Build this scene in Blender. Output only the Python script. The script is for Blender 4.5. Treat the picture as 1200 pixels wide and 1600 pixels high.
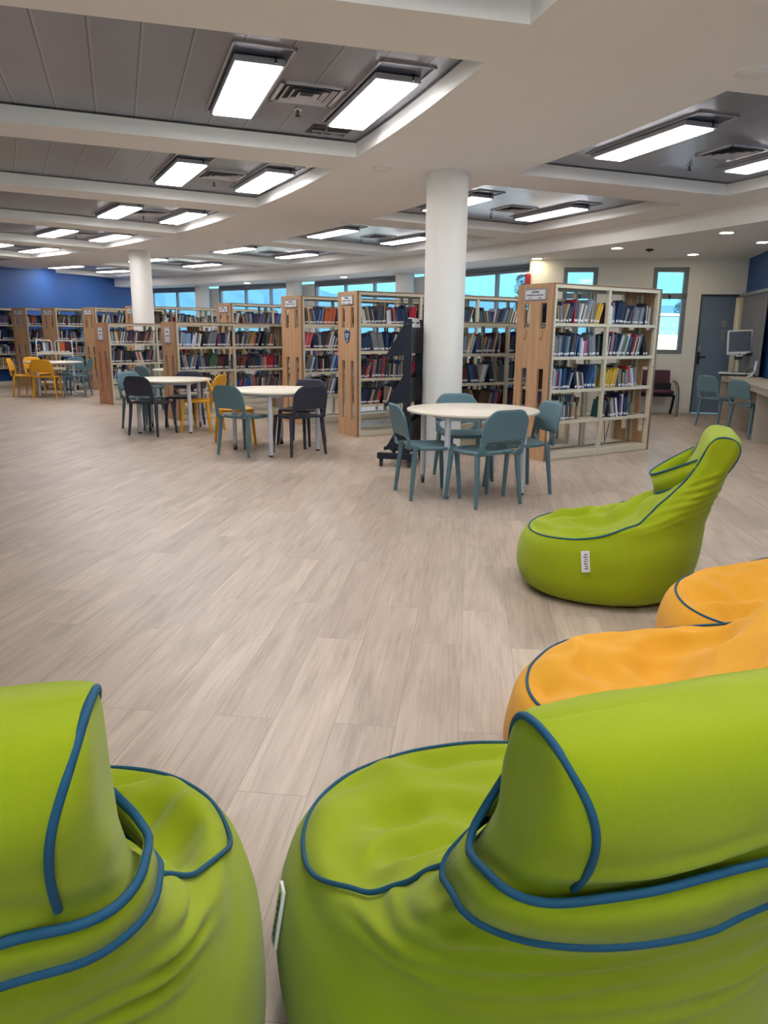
import bpy, math, random
from mathutils import Vector, Matrix, noise
PI = math.pi
rad = math.radians
for o in list(bpy.data.objects): bpy.data.objects.remove(o)
S = bpy.context.scene
COL = S.collection

# ------------------------------------------------------------------ camera
R3 = ((0.999956, 0.0093746, 0.0), (0.0021967, -0.2343103, 0.9721594), (0.0091136, -0.9721167, -0.2343206))
def col(i, s): return Vector((R3[0][i]*s, R3[1][i]*s, R3[2][i]*s))
cx_, cy_, cz_ = col(0, 1), col(1, -1), col(2, -1)
cam = bpy.data.cameras.new('camera'); cam.lens = 1157/1600*36; cam.sensor_width = 36; cam.clip_end = 2000
co = bpy.data.objects.new('camera', cam); COL.objects.link(co)
co.matrix_world = Matrix(((cx_.x, cy_.x, cz_.x, 0), (cx_.y, cy_.y, cz_.y, 0), (cx_.z, cy_.z, cz_.z, 1.4), (0, 0, 0, 1)))
S.camera = co
# ------------------------------------------------------------------ light and exposure
S.view_settings.view_transform = 'Standard'; S.view_settings.look = 'None'
S.view_settings.gamma = 1; S.view_settings.use_curve_mapping = False
S.view_settings.exposure = 1.7
W = bpy.data.worlds.new('world'); S.world = W; W.use_nodes = True
wn = W.node_tree; bg = wn.nodes['Background']
tc = wn.nodes.new('ShaderNodeTexCoord'); sp = wn.nodes.new('ShaderNodeSeparateXYZ'); rp = wn.nodes.new('ShaderNodeValToRGB')
wn.links.new(tc.outputs['Generated'], sp.inputs[0]); wn.links.new(sp.outputs['Z'], rp.inputs[0]); wn.links.new(rp.outputs[0], bg.inputs[0])
rp.color_ramp.elements[0].position = 0.0; rp.color_ramp.elements[0].color = (0.17, 0.55, 0.72, 1)
rp.color_ramp.elements[1].position = 0.5; rp.color_ramp.elements[1].color = (0.14, 0.42, 0.85, 1)
bg.inputs[1].default_value = 0.8
LAMP = 7.0      # ceiling light panels
sun = bpy.data.lights.new('sun', 'SUN'); sun.energy = 6.0; sun.angle = rad(.6); sun.color = (1, .96, .88)
so = bpy.data.objects.new('sun', sun); COL.objects.link(so); so.rotation_euler = (rad(48), 0, rad(-25))
S.cycles.max_bounces = 8; S.cycles.diffuse_bounces = 5; S.cycles.glossy_bounces = 3
S.cycles.transparent_max_bounces = 12
S.cycles.sample_clamp_indirect = 6

# ------------------------------------------------------------------ materials
def lin(c):
    if isinstance(c, str): c = [int(c[i:i+2], 16) for i in (0, 2, 4)]
    return tuple(((v/255)/12.92 if v/255 <= .04045 else ((v/255+.055)/1.055)**2.4) for v in c)
MATS = {}
def mat(name, c, rough=.6, metal=0, spec=.5, bump=None, vary=None, sheen=0, emit=None, coat=0):
    """bump=(scale,strength,distance)  vary=(scale,amount)"""
    if name in MATS: return MATS[name]
    m = bpy.data.materials.new(name); m.use_nodes = True; nt = m.node_tree; b = nt.nodes['Principled BSDF']
    c = lin(c) if not (isinstance(c, tuple) and max(c) <= 1.0) else c
    b.inputs['Base Color'].default_value = (*c, 1); b.inputs['Roughness'].default_value = rough
    b.inputs['Metallic'].default_value = metal; b.inputs['Specular IOR Level'].default_value = spec
    if sheen: b.inputs['Sheen Weight'].default_value = sheen; b.inputs['Sheen Roughness'].default_value = .6
    if coat: b.inputs['Coat Weight'].default_value = coat
    if vary or bump:
        t = nt.nodes.new('ShaderNodeTexCoord')
    n = nt.nodes.new('ShaderNodeTexNoise'); n.inputs['Scale'].default_value = (vary or (6, .05))[0]; n.inputs['Detail'].default_value = 3
    if not (vary or bump): t = nt.nodes.new('ShaderNodeTexCoord')
    nt.links.new(t.outputs['Object'], n.inputs['Vector'])
    mx = nt.nodes.new('ShaderNodeMix'); mx.data_type = 'RGBA'; a = (vary or (6, .05))[1]
    mx.inputs[6].default_value = (*[max(0, v*(1-a)) for v in c], 1); mx.inputs[7].default_value = (*[min(1, v*(1+a)) for v in c], 1)
    nt.links.new(n.outputs['Fac'], mx.inputs[0]); nt.links.new(mx.outputs[2], b.inputs['Base Color'])
    if bump:
        n2 = nt.nodes.new('ShaderNodeTexNoise'); n2.inputs['Scale'].default_value = bump[0]; n2.inputs['Detail'].default_value = 4
        nt.links.new(t.outputs['Object'], n2.inputs['Vector'])
        bp = nt.nodes.new('ShaderNodeBump'); bp.inputs['Strength'].default_value = bump[1]; bp.inputs['Distance'].default_value = bump[2]
        nt.links.new(n2.outputs['Fac'], bp.inputs['Height']); nt.links.new(bp.outputs['Normal'], b.inputs['Normal'])
    if emit:
        b.inputs['Emission Color'].default_value = (*emit[0], 1); b.inputs['Emission Strength'].default_value = emit[1]
    MATS[name] = m
    return m
def wood(name, c1, c2, scale=1.0, rough=.45):
    m = bpy.data.materials.new(name); m.use_nodes = True; nt = m.node_tree; b = nt.nodes['Principled BSDF']
    t = nt.nodes.new('ShaderNodeTexCoord'); mp = nt.nodes.new('ShaderNodeMapping'); mp.inputs['Scale'].default_value = (9*scale, 9*scale, .7*scale)
    n = nt.nodes.new('ShaderNodeTexNoise'); n.inputs['Scale'].default_value = 2.2; n.inputs['Detail'].default_value = 6; n.inputs['Distortion'].default_value = .4
    r = nt.nodes.new('ShaderNodeValToRGB'); r.color_ramp.elements[0].position = .35; r.color_ramp.elements[1].position = .65
    r.color_ramp.elements[0].color = (*lin(c1), 1); r.color_ramp.elements[1].color = (*lin(c2), 1)
    nt.links.new(t.outputs['Object'], mp.inputs[0]); nt.links.new(mp.outputs[0], n.inputs['Vector'])
    nt.links.new(n.outputs['Fac'], r.inputs[0]); nt.links.new(r.outputs[0], b.inputs['Base Color'])
    b.inputs['Roughness'].default_value = rough; MATS[name] = m
    return m
M_white = mat('white_paint', 'e6e4e0', .7, bump=(40, .08, .002), vary=(1.5, .02))
M_ceil = mat('ceiling_paint', 'edebe8', .75, bump=(60, .05, .002), vary=(1.2, .02))
M_col = mat('column_paint', 'e8e6e2', .55, bump=(30, .08, .002), vary=(2, .02))
M_blue = mat('blue_wall_paint', '255295', .6, bump=(60, .06, .002), vary=(1, .04))
M_blue2 = mat('dark_blue_wall_paint', '22508c', .6, vary=(1, .04))
M_cream = mat('cream_steel', 'cdc5b0', .45, vary=(3, .03))
M_wood = wood('beech_end_panel', 'c9a27c', 'b98f69', 1)
M_wood_pink = wood('pinkish_beech_panel', 'c8906c', 'bb8462', 1)
M_slot = mat('post_slot', '8f887a', .6)
M_edge = mat('brown_wood_edge', '8c6b50', .5)
M_dark = mat('black_plastic', '14161c', .5)
M_alu = mat('aluminium', '8d9299', .35, metal=.7)
M_frame = mat('grey_window_frame', '8a8f95', .45, metal=.3)
M_frame2 = mat('slate_window_frame', '747c85', .5)
M_paper = mat('white_paper', 'dfe1e6', .7)
M_ink = mat('dark_ink', '3a3d4a', .8)
M_silver = mat('silver_sign_frame', 'a8a8ac', .35, metal=.5)
M_tabletop = mat('cream_laminate', 'ddd5c6', .4, vary=(8, .02))
M_tableleg = mat('white_metal_leg', 'c9cbd2', .4)
M_teal = mat('teal_plastic', '587883', .45, vary=(4, .04), bump=(180, .05, .001))
M_char = mat('charcoal_plastic', '2f3242', .45, vary=(4, .04), bump=(180, .05, .001))
M_yel = mat('yellow_plastic', 'd99a14', .45, vary=(4, .04), bump=(180, .05, .001))
M_door = mat('slate_blue_door_paint', '6f8098', .5, vary=(2, .03))
M_purple = mat('maroon_upholstery', '4a2136', .6)
M_curtain = mat('grey_curtain', '6d6f77', .9)
M_lampbody = mat('lamp_body', 'b9b9bf', .4, metal=.3)
M_diff = mat('lamp_diffuser', 'ffffff', .5, emit=((1.0, .972, .96), LAMP))
M_down = mat('downlight_lens', 'fff0c0', .5, emit=((1.0, .85, .5), 16))
M_recess = mat('dark_recess', '3a3f55', .35, metal=.4)
M_screen = mat('dark_screen', '28324a', .3)
M_black = mat('black_metal', '1a1f2e', .5, metal=.2)
M_pipe = mat('pale_pipe', 'b9b3a4', .4)
M_cart = mat('cream_trolley_metal', 'd8d2c4', .4)
M_red = mat('red_plastic', 'a3242c', .5)
M_pipinG = mat('teal_blue_piping', '0a4f70', .75)
M_green = None

def fabric(name, c, c2):
    m = bpy.data.materials.new(name); m.use_nodes = True; nt = m.node_tree; b = nt.nodes['Principled BSDF']
    t = nt.nodes.new('ShaderNodeTexCoord')
    n = nt.nodes.new('ShaderNodeTexNoise'); n.inputs['Scale'].default_value = 5; n.inputs['Detail'].default_value = 4
    wv = nt.nodes.new('ShaderNodeTexNoise'); wv.inputs['Scale'].default_value = 420; wv.inputs['Detail'].default_value = 2
    mpp = nt.nodes.new('ShaderNodeMapping'); mpp.inputs['Scale'].default_value = (1, 1, .25)
    n3 = nt.nodes.new('ShaderNodeTexNoise'); n3.inputs['Scale'].default_value = 230; n3.inputs['Detail'].default_value = 2
    nt.links.new(t.outputs['Object'], mpp.inputs[0]); nt.links.new(mpp.outputs[0], n3.inputs['Vector'])
    nt.links.new(t.outputs['Object'], n.inputs['Vector']); nt.links.new(t.outputs['Object'], wv.inputs['Vector'])
    mx = nt.nodes.new('ShaderNodeMix'); mx.data_type = 'RGBA'
    mx.inputs[6].default_value = (*lin(c), 1); mx.inputs[7].default_value = (*lin(c2), 1)
    ad = nt.nodes.new('ShaderNodeMath'); ad.operation = 'MULTIPLY_ADD'; ad.inputs[1].default_value = .6; ad.inputs[2].default_value = -.05
    ad2 = nt.nodes.new('ShaderNodeMath'); ad2.operation = 'MULTIPLY_ADD'; ad2.inputs[1].default_value = .5
    nt.links.new(n.outputs['Fac'], ad.inputs[0]); nt.links.new(n3.outputs['Fac'], ad2.inputs[0]); nt.links.new(ad.outputs[0], ad2.inputs[2])
    nt.links.new(ad2.outputs[0], mx.inputs[0]); nt.links.new(mx.outputs[2], b.inputs['Base Color'])
    bp = nt.nodes.new('ShaderNodeBump'); bp.inputs['Strength'].default_value = .25; bp.inputs['Distance'].default_value = .001
    nt.links.new(wv.outputs['Fac'], bp.inputs['Height']); nt.links.new(bp.outputs['Normal'], b.inputs['Normal'])
    b.inputs['Roughness'].default_value = .85; b.inputs['Specular IOR Level'].default_value = .25
    b.inputs['Sheen Weight'].default_value = .12
    return m
M_green = fabric('lime_green_canvas', '8b9d06', '9cae14')
M_yellow = fabric('golden_yellow_canvas', 'da981d', 'e6ab33')

def floor_material():
    m = bpy.data.materials.new('vinyl_plank_floor'); m.use_nodes = True; nt = m.node_tree; N = nt.nodes; L = nt.links
    b = N['Principled BSDF']; t = N.new('ShaderNodeTexCoord')
    mp = N.new('ShaderNodeMapping'); mp.inputs['Rotation'].default_value = (0, 0, -rad(90-6.5)); L.new(t.outputs['Object'], mp.inputs[0])
    br = N.new('ShaderNodeTexBrick'); br.offset = .37; br.offset_frequency = 2; br.squash = 1
    br.inputs['Scale'].default_value = 1; br.inputs['Brick Width'].default_value = 1.22; br.inputs['Row Height'].default_value = .228
    br.inputs['Mortar Size'].default_value = .0012; br.inputs['Mortar Smooth'].default_value = .1; br.inputs['Bias'].default_value = 0
    br.inputs['Color1'].default_value = (0, 0, 0, 1); br.inputs['Color2'].default_value = (1, 1, 1, 1); br.inputs['Mortar'].default_value = (.5, .5, .5, 1)
    L.new(mp.outputs[0], br.inputs['Vector'])
    # grain, shifted per plank
    sc = N.new('ShaderNodeVectorMath'); sc.operation = 'SCALE'; sc.inputs[3].default_value = 23.0; L.new(br.outputs['Color'], sc.inputs[0])
    ad = N.new('ShaderNodeVectorMath'); ad.operation = 'ADD'; L.new(mp.outputs[0], ad.inputs[0]); L.new(sc.outputs[0], ad.inputs[1])
    m2 = N.new('ShaderNodeMapping'); m2.inputs['Scale'].default_value = (1.6, 34, 1); L.new(ad.outputs[0], m2.inputs[0])
    n1 = N.new('ShaderNodeTexNoise'); n1.inputs['Scale'].default_value = 1.6; n1.inputs['Detail'].default_value = 7; n1.inputs['Roughness'].default_value = .62; n1.inputs['Distortion'].default_value = .8
    L.new(m2.outputs[0], n1.inputs['Vector'])
    m3 = N.new('ShaderNodeMapping'); m3.inputs['Scale'].default_value = (.9, 5.5, 1); L.new(ad.outputs[0], m3.inputs[0])
    n2 = N.new('ShaderNodeTexNoise'); n2.inputs['Scale'].default_value = 1.4; n2.inputs['Detail'].default_value = 3; n2.inputs['Distortion'].default_value = 1.0
    L.new(m3.outputs[0], n2.inputs['Vector'])
    r1 = N.new('ShaderNodeValToRGB'); e = r1.color_ramp.elements
    e[0].position = .28; e[0].color = (*lin('978677'), 1); e[1].position = .6; e[1].color = (*lin('c3b2a2'), 1)
    L.new(n1.outputs['Fac'], r1.inputs[0])
    r2 = N.new('ShaderNodeValToRGB'); e = r2.color_ramp.elements
    e[0].position = .3; e[0].color = (*lin('9c8b7d'), 1); e[1].position = .7; e[1].color = (*lin('cfbeae'), 1)
    L.new(n2.outputs['Fac'], r2.inputs[0])
    mx = N.new('ShaderNodeMix'); mx.data_type = 'RGBA'; mx.inputs[0].default_value = .5
    L.new(r1.outputs[0], mx.inputs[6]); L.new(r2.outputs[0], mx.inputs[7])
    rr = N.new('ShaderNodeMapRange'); rr.inputs[3].default_value = .89; rr.inputs[4].default_value = 1.07
    sx = N.new('ShaderNodeSeparateColor'); L.new(br.outputs['Color'], sx.inputs[0]); L.new(sx.outputs[0], rr.inputs[0])
    ml = N.new('ShaderNodeVectorMath'); ml.operation = 'SCALE'; L.new(mx.outputs[2], ml.inputs[0]); L.new(rr.outputs[0], ml.inputs[3])
    mm = N.new('ShaderNodeMix'); mm.data_type = 'RGBA'; mm.inputs[7].default_value = (*lin('6d5f55'), 1)
    ms = N.new('ShaderNodeMath'); ms.operation = 'MULTIPLY'; ms.inputs[1].default_value = .6; L.new(br.outputs['Fac'], ms.inputs[0])
    L.new(ms.outputs[0], mm.inputs[0]); L.new(ml.outputs[0], mm.inputs[6]); L.new(mm.outputs[2], b.inputs['Base Color'])
    bp = N.new('ShaderNodeBump'); bp.inputs['Strength'].default_value = .15; bp.inputs['Distance'].default_value = .001
    L.new(n1.outputs['Fac'], bp.inputs['Height']); L.new(bp.outputs['Normal'], b.inputs['Normal'])
    b.inputs['Roughness'].default_value = .38; b.inputs['Specular IOR Level'].default_value = .45
    return m
CX, CY = -23.5, -2.05      # centre of the round building
def pol(r, th, z=0.0):
    a = rad(th); return Vector((CX + r*math.cos(a), CY + r*math.sin(a), z))
def metal_ceiling_material():
    m = bpy.data.materials.new('grey_metal_ceiling_plank'); m.use_nodes = True; nt = m.node_tree; N = nt.nodes; L = nt.links
    b = N['Principled BSDF']; t = N.new('ShaderNodeTexCoord')
    vs = N.new('ShaderNodeVectorMath'); vs.operation = 'SUBTRACT'; vs.inputs[1].default_value = (CX, CY, 0); L.new(t.outputs['Object'], vs.inputs[0])
    vm = N.new('ShaderNodeVectorMath'); vm.operation = 'MULTIPLY'; vm.inputs[1].default_value = (1, 1, 0); L.new(vs.outputs[0], vm.inputs[0])
    ln = N.new('ShaderNodeVectorMath'); ln.operation = 'LENGTH'; L.new(vm.outputs[0], ln.inputs[0])
    def mt(op, a, c=None):
        q = N.new('ShaderNodeMath'); q.operation = op
        for i, w in enumerate((a, c)):
            if w is None: continue
            if isinstance(w, (int, float)): q.inputs[i].default_value = w
            else: L.new(w, q.inputs[i])
        return q.outputs[0]
    sx = N.new('ShaderNodeSeparateXYZ'); L.new(vs.outputs[0], sx.inputs[0])
    th = mt('ARCTAN2', sx.outputs['Y'], sx.outputs['X']); P_ = rad(7.45); M_ = rad(19.35)
    mid = mt('ADD', mt('MULTIPLY', mt('ROUND', mt('DIVIDE', mt('SUBTRACT', th, M_), P_)), P_), M_)
    dist = mt('MULTIPLY', ln.outputs['Value'], mt('COSINE', mt('SUBTRACT', th, mid)))
    dv = N.new('ShaderNodeMath'); dv.operation = 'DIVIDE'; dv.inputs[1].default_value = .3; L.new(dist, dv.inputs[0])
    fr = N.new('ShaderNodeMath'); fr.operation = 'FRACT'; L.new(dv.outputs[0], fr.inputs[0])
    r = N.new('ShaderNodeValToRGB'); e = r.color_ramp.elements
    base = lin('92949f')
    e[0].position = 0; e[0].color = (*lin('3c3d44'), 1); e[1].position = .02; e[1].color = (*lin('a6a6ac'), 1)
    x = e.new(.05); x.color = (*lin('a6a6ac'), 1); x = e.new(.07); x.color = (*base, 1); x = e.new(.97); x.color = (*base, 1); x = e.new(1.0); x.color = (*lin('3c3d44'), 1)
    L.new(fr.outputs[0], r.inputs[0]); L.new(r.outputs[0], b.inputs['Base Color'])
    n = N.new('ShaderNodeTexNoise'); n.inputs['Scale'].default_value = 2.5; L.new(t.outputs['Object'], n.inputs['Vector'])
    bp = N.new('ShaderNodeBump'); bp.inputs['Strength'].default_value = .3; bp.inputs['Distance'].default_value = .01
    L.new(n.outputs['Fac'], bp.inputs['Height']); L.new(bp.outputs['Normal'], b.inputs['Normal'])
    b.inputs['Metallic'].default_value = .55; b.inputs['Roughness'].default_value = .3
    return m
def glass_material():
    m = bpy.data.materials.new('window_glass'); m.use_nodes = True; nt = m.node_tree; N = nt.nodes; L = nt.links
    out = N['Material Output']; N.remove(N['Principled BSDF'])
    tr = N.new('ShaderNodeBsdfTransparent'); tr.inputs[0].default_value = (.86, .97, 1, 1)
    gl = N.new('ShaderNodeBsdfGlossy'); gl.inputs['Roughness'].default_value = .05
    mx = N.new('ShaderNodeMixShader'); mx.inputs[0].default_value = .06
    L.new(tr.outputs[0], mx.inputs[1]); L.new(gl.outputs[0], mx.inputs[2]); L.new(mx.outputs[0], out.inputs[0])
    return m
M_floor = floor_material(); M_metal = metal_ceiling_material(); M_glass = glass_material()

# ------------------------------------------------------------------ mesh helpers
class MB:
    def __init__(s): s.v = []; s.f = []; s.m = []; s.mats = []; s.smooth = []; s.T = None
    def mi(s, m):
        if m not in s.mats: s.mats.append(m)
        return s.mats.index(m)
    def add(s, vs, fs, m, smooth=False):
        k = len(s.v)
        s.v += [tuple(s.T @ Vector(p)) if s.T is not None else tuple(p) for p in vs]
        i = s.mi(m)
        for f in fs: s.f.append([k+q for q in f]); s.m.append(i); s.smooth.append(smooth)
    def box(s, x0, x1, y0, y1, z0, z1, m, bev=0):
        if bev <= 0:
            v = [(x0, y0, z0), (x1, y0, z0), (x1, y1, z0), (x0, y1, z0), (x0, y0, z1), (x1, y0, z1), (x1, y1, z1), (x0, y1, z1)]
            s.add(v, [(0, 3, 2, 1), (4, 5, 6, 7), (0, 1, 5, 4), (1, 2, 6, 5), (2, 3, 7, 6), (3, 0, 4, 7)], m)
        else:
            b = bev; v = []
            for z, i in ((z0, b), (z0+b, 0), (z1-b, 0), (z1, b)):
                v += [(x0+i+b*(i == 0)*0, y0+i, z), (x1-i, y0+i, z), (x1-i, y1-i, z), (x0+i, y1-i, z)]
            f = [(3, 2, 1, 0), (12, 13, 14, 15)]
            for k in range(3):
                for j in range(4): f.append((4*k+j, 4*k+(j+1) % 4, 4*k+4+(j+1) % 4, 4*k+4+j))
            s.add(v, f, m)
    def cyl(s, p, q, r0, r1, m, n=16, caps=True, smooth=True):
        p, q = Vector(p), Vector(q); d = (q-p).normalized(); a = d.orthogonal().normalized(); b = d.cross(a)
        v = []
        for c, r in ((p, r0), (q, r1)):
            for i in range(n):
                t = 2*PI*i/n; v.append(c + a*math.cos(t)*r + b*math.sin(t)*r)
        s.add(v, [(i, (i+1) % n, n+(i+1) % n, n+i) for i in range(n)], m, smooth)
        if caps:
            s.add(v[:n], [tuple(reversed(range(n)))], m); s.add(v[n:], [tuple(range(n))], m)
    def tube(s, pts, r, m, n=8, closed=False):
        pts = [Vector(p) for p in pts]; N = len(pts); v = []; up = None
        for i, p in enumerate(pts):
            a = pts[(i+1) % N] if closed or i < N-1 else p; c = pts[i-1] if closed or i > 0 else p
            d = (a-c); d = d.normalized() if d.length > 1e-9 else Vector((0, 0, 1))
            if up is None: up = d.orthogonal().normalized()
            up = (up - d*up.dot(d)); up = up.normalized() if up.length > 1e-6 else d.orthogonal().normalized()
            b = d.cross(up)
            rr = r[i] if isinstance(r, (list, tuple)) else r
            for k in range(n): t = 2*PI*k/n; v.append(p + up*math.cos(t)*rr + b*math.sin(t)*rr)
        f = []
        for i in range(N if closed else N-1):
            for k in range(n):
                j = (i+1) % N; f.append((i*n+k, i*n+(k+1) % n, j*n+(k+1) % n, j*n+k))
        s.add(v, f, m, True)
        if not closed:
            s.add(v[:n], [tuple(reversed(range(n)))], m); s.add(v[-n:], [tuple(range(n))], m)
    def prism(s, poly, z0, z1, m, axis='z', smooth=False):
        n = len(poly)
        def P(a, b, c): return {'z': (a, b, c), 'y': (a, c, b), 'x': (c, a, b)}[axis]
        v = [P(a, b, z0) for a, b in poly] + [P(a, b, z1) for a, b in poly]
        s.add(v, [tuple(reversed(range(n))), tuple(range(n, 2*n))], m)
        s.add(v, [(i, (i+1) % n, n+(i+1) % n, n+i) for i in range(n)], m, smooth)
    def lathe(s, prof, m, n=32, c=(0, 0)):
        v = []
        for r, z in prof:
            for i in range(n): t = 2*PI*i/n; v.append((c[0]+r*math.cos(t), c[1]+r*math.sin(t), z))
        f = [(k*n+i, k*n+(i+1) % n, (k+1)*n+(i+1) % n, (k+1)*n+i) for k in range(len(prof)-1) for i in range(n)]
        s.add(v, f, m, True)
    def mesh(s, name):
        me = bpy.data.meshes.new(name); me.from_pydata(s.v, [], s.f); me.update()
        for m in s.mats: me.materials.append(m)
        me.polygons.foreach_set('material_index', s.m); me.polygons.foreach_set('use_smooth', s.smooth)
        return me
    def build(s, name, parent=None, label=None):
        o = bpy.data.objects.new(name, s.mesh(name)); COL.objects.link(o)
        if parent: o.parent = parent
        if label: o['label'] = label
        return o
def tag(o, label=None, cat=None, group=None, kind=None):
    if label: o['label'] = label
    if cat: o['category'] = cat
    if group: o['group'] = group
    if kind: o['kind'] = kind
    return o
def empty(name, loc, rz=0):
    o = bpy.data.objects.new(name, None); COL.objects.link(o); o.location = loc; o.rotation_euler = (0, 0, rz); o.empty_display_size = .1
    return o
def copy_tree(o, parent=None):
    c = o.copy(); COL.objects.link(c); c.parent = parent
    for ch in o.children: copy_tree(ch, c)
    return c
def recalc(o):
    import bmesh
    b = bmesh.new(); b.from_mesh(o.data); bmesh.ops.recalc_face_normals(b, faces=b.faces); b.to_mesh(o.data); b.free(); return o
def struct(mb, name, parent=None):
    o = mb.build(name, parent)
    if not parent: o['kind'] = 'structure'
    return o

# ------------------------------------------------------------------ floor
HC, HO = 3.0, 2.756
b = MB(); b.add([(-22, -6, 0), (14, -6, 0), (14, 34, 0), (-22, 34, 0)], [(0, 1, 2, 3)], M_floor); struct(b, 'floor')
# ------------------------------------------------------------------ ceiling: polar grid with coffers
T0, T1 = -14.0, 62.0
def far(k): return 22.4 + 7.45*k
def near(k): return far(k) - 6.1
ZP = 3.13
LEFT, RIGHT = (20.4, 25.1), (26.85, 29.7)
KS = list(range(-4, 6))
cof = [(near(k), min(far(k), 59.6)) for k in KS]
def patch(b, r0, r1, t0, t1, z, m, flip=False):
    n = max(1, int(math.ceil((t1-t0)/.75))); v = []
    for i in range(n+1):
        t = t0 + (t1-t0)*i/n; v += [pol(r0, t, z), pol(r1, t, z)]
    f = [(2*i, 2*i+2, 2*i+3, 2*i+1) for i in range(n)]
    b.add(v, f, m)
def curtainw(b, r, t0, t1, z0, z1, m):
    n = max(1, int(math.ceil((t1-t0)/.75))); v = []
    for i in range(n+1):
        t = t0 + (t1-t0)*i/n; v += [pol(r, t, z0), pol(r, t, z1)]
    b.add(v, [(2*i, 2*i+1, 2*i+3, 2*i+2) for i in range(n)], m)
b = MB()
patch(b, 15, LEFT[0], T0, T1, HC, M_ceil); patch(b, LEFT[1], RIGHT[0], T0, T1, HC, M_ceil); patch(b, RIGHT[1], 30.32, T0, T1, HC, M_ceil)
for (ra, rb) in (LEFT, RIGHT):
    t = T0
    for (a, c) in cof:
        patch(b, ra, rb, t, a, HC, M_ceil); t = c
    patch(b, ra, rb, t, T1, HC, M_ceil)
    for (a, c) in cof:
        curtainw(b, ra, a, c, HC, ZP, M_ceil); curtainw(b, rb, a, c, HC, ZP, M_ceil)
        for tt in (a, c):
            v = [pol(ra, tt, HC), pol(rb, tt, HC), pol(rb, tt, ZP), pol(ra, tt, ZP)]; b.add(v, [(0, 1, 2, 3)], M_ceil)
curtainw(b, 30.32, T0, T1, HO, HC, M_ceil)
patch(b, 6, 31.75, -25, 70, 3.4, M_ceil); patch(b, 31.75, 36.5, -25, 32.6, 3.4, M_ceil)
struct(b, 'ceiling')
# lower outer ceiling
b = MB(); patch(b, 30.32, 36.5, T0, 32.6, HO, M_ceil); patch(b, 30.32, 31.62, 32.6, T1, HO, M_ceil); o = struct(b, 'ceiling_outer')
# dark shadow gap strips + metal panels, one per coffer
b = MB()
GAP = (22.4-16.3)
for (ra, rb) in (LEFT, RIGHT):
    for (a, c) in cof: patch(b, ra, rb, a, c, ZP, M_metal)
o = struct(b, 'ceiling_metal_planks')
# angle trims round each coffer
b = MB()
for (ra, rb) in (LEFT, RIGHT):
    for (a, c) in cof:
        for tt, s_ in ((a, 1), (c, -1)):
            e = s_*.03*57.3/ra
            v = [pol(ra, tt, ZP-.006), pol(rb, tt, ZP-.006), pol(rb, tt+e, ZP-.006), pol(ra, tt+e, ZP-.006)]; b.add(v, [(0, 1, 2, 3)], M_dark if s_ < 0 else M_recess)
        for rr, s_ in ((ra, 1), (rb, -1)):
            patch(b, min(rr, rr+s_*.02), max(rr, rr+s_*.02), a, c, ZP-.005, M_recess)
struct(b, 'trim_1')

# ------------------------------------------------------------------ walls
def wallseg(name, A, B, z0, z1, m, th=.15, side=1, holes=()):
    """A->B straight wall, thickness on the side away from the room. holes: (t0,t1,z0,z1)"""
    A, B = Vector((*A, 0)), Vector((*B, 0)); u = (B-A); L = u.length; u.normalize(); n = Vector((-u.y, u.x, 0))*side
    b = MB(); b.T = Matrix.Translation(A) @ Matrix(((u.x, n.x, 0, 0), (u.y, n.y, 0, 0), (0, 0, 1, 0), (0, 0, 0, 1)))
    ts = sorted({0, L} | {h[0] for h in holes} | {h[1] for h in holes})
    for i in range(len(ts)-1):
        t0, t1 = ts[i], ts[i+1]; cuts = [h for h in holes if h[0] < t1-1e-6 and h[1] > t0+1e-6]
        z = z0
        for h in sorted(cuts, key=lambda h: h[2]):
            if h[2] > z: b.box(t0, t1, 0, th, z, h[2], m)
            z = h[3]
        if z < z1: b.box(t0, t1, 0, th, z, z1, m)
    o = struct(b, name); recalc(o); return o, b.T
WL, WR = (2.66, 14.39), (6.46, 13.86)
wo, WT = wallseg('wall_back', WL, WR, 0, 2.78, M_white, .2, 1, [(.62, 1.235, 1.08, 2.61), (2.215, 2.83, 1.08, 2.61), (3.08, 3.84, 0, 2.14)])
def arcbox(b, r0, r1, t0, t1, z0, z1, m):
    n = max(1, int(math.ceil((t1-t0)/1.0))); v = []
    for i in range(n+1):
        t = t0+(t1-t0)*i/n; v += [pol(r0, t, z0), pol(r1, t, z0), pol(r1, t, z1), pol(r0, t, z1)]
    f = [(0, 1, 2, 3), (4*n+3, 4*n+2, 4*n+1, 4*n)]
    for i in range(n):
        for j in range(4): f.append((4*i+j, 4*i+4+j, 4*i+4+(j+1) % 4, 4*i+(j+1) % 4))
    b.add(v, f, m)
b = MB(); arcbox(b, 31.5, 31.7, 32.9, 62, 0, .95, M_white)
for (a, c) in ((39.3, 40.46), (46.8, 48.2), (54.25, 55.7)): arcbox(b, 31.5, 31.7, a, c, .95, 2.69, M_white)
recalc(struct(b, 'wall_window_side'))
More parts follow.
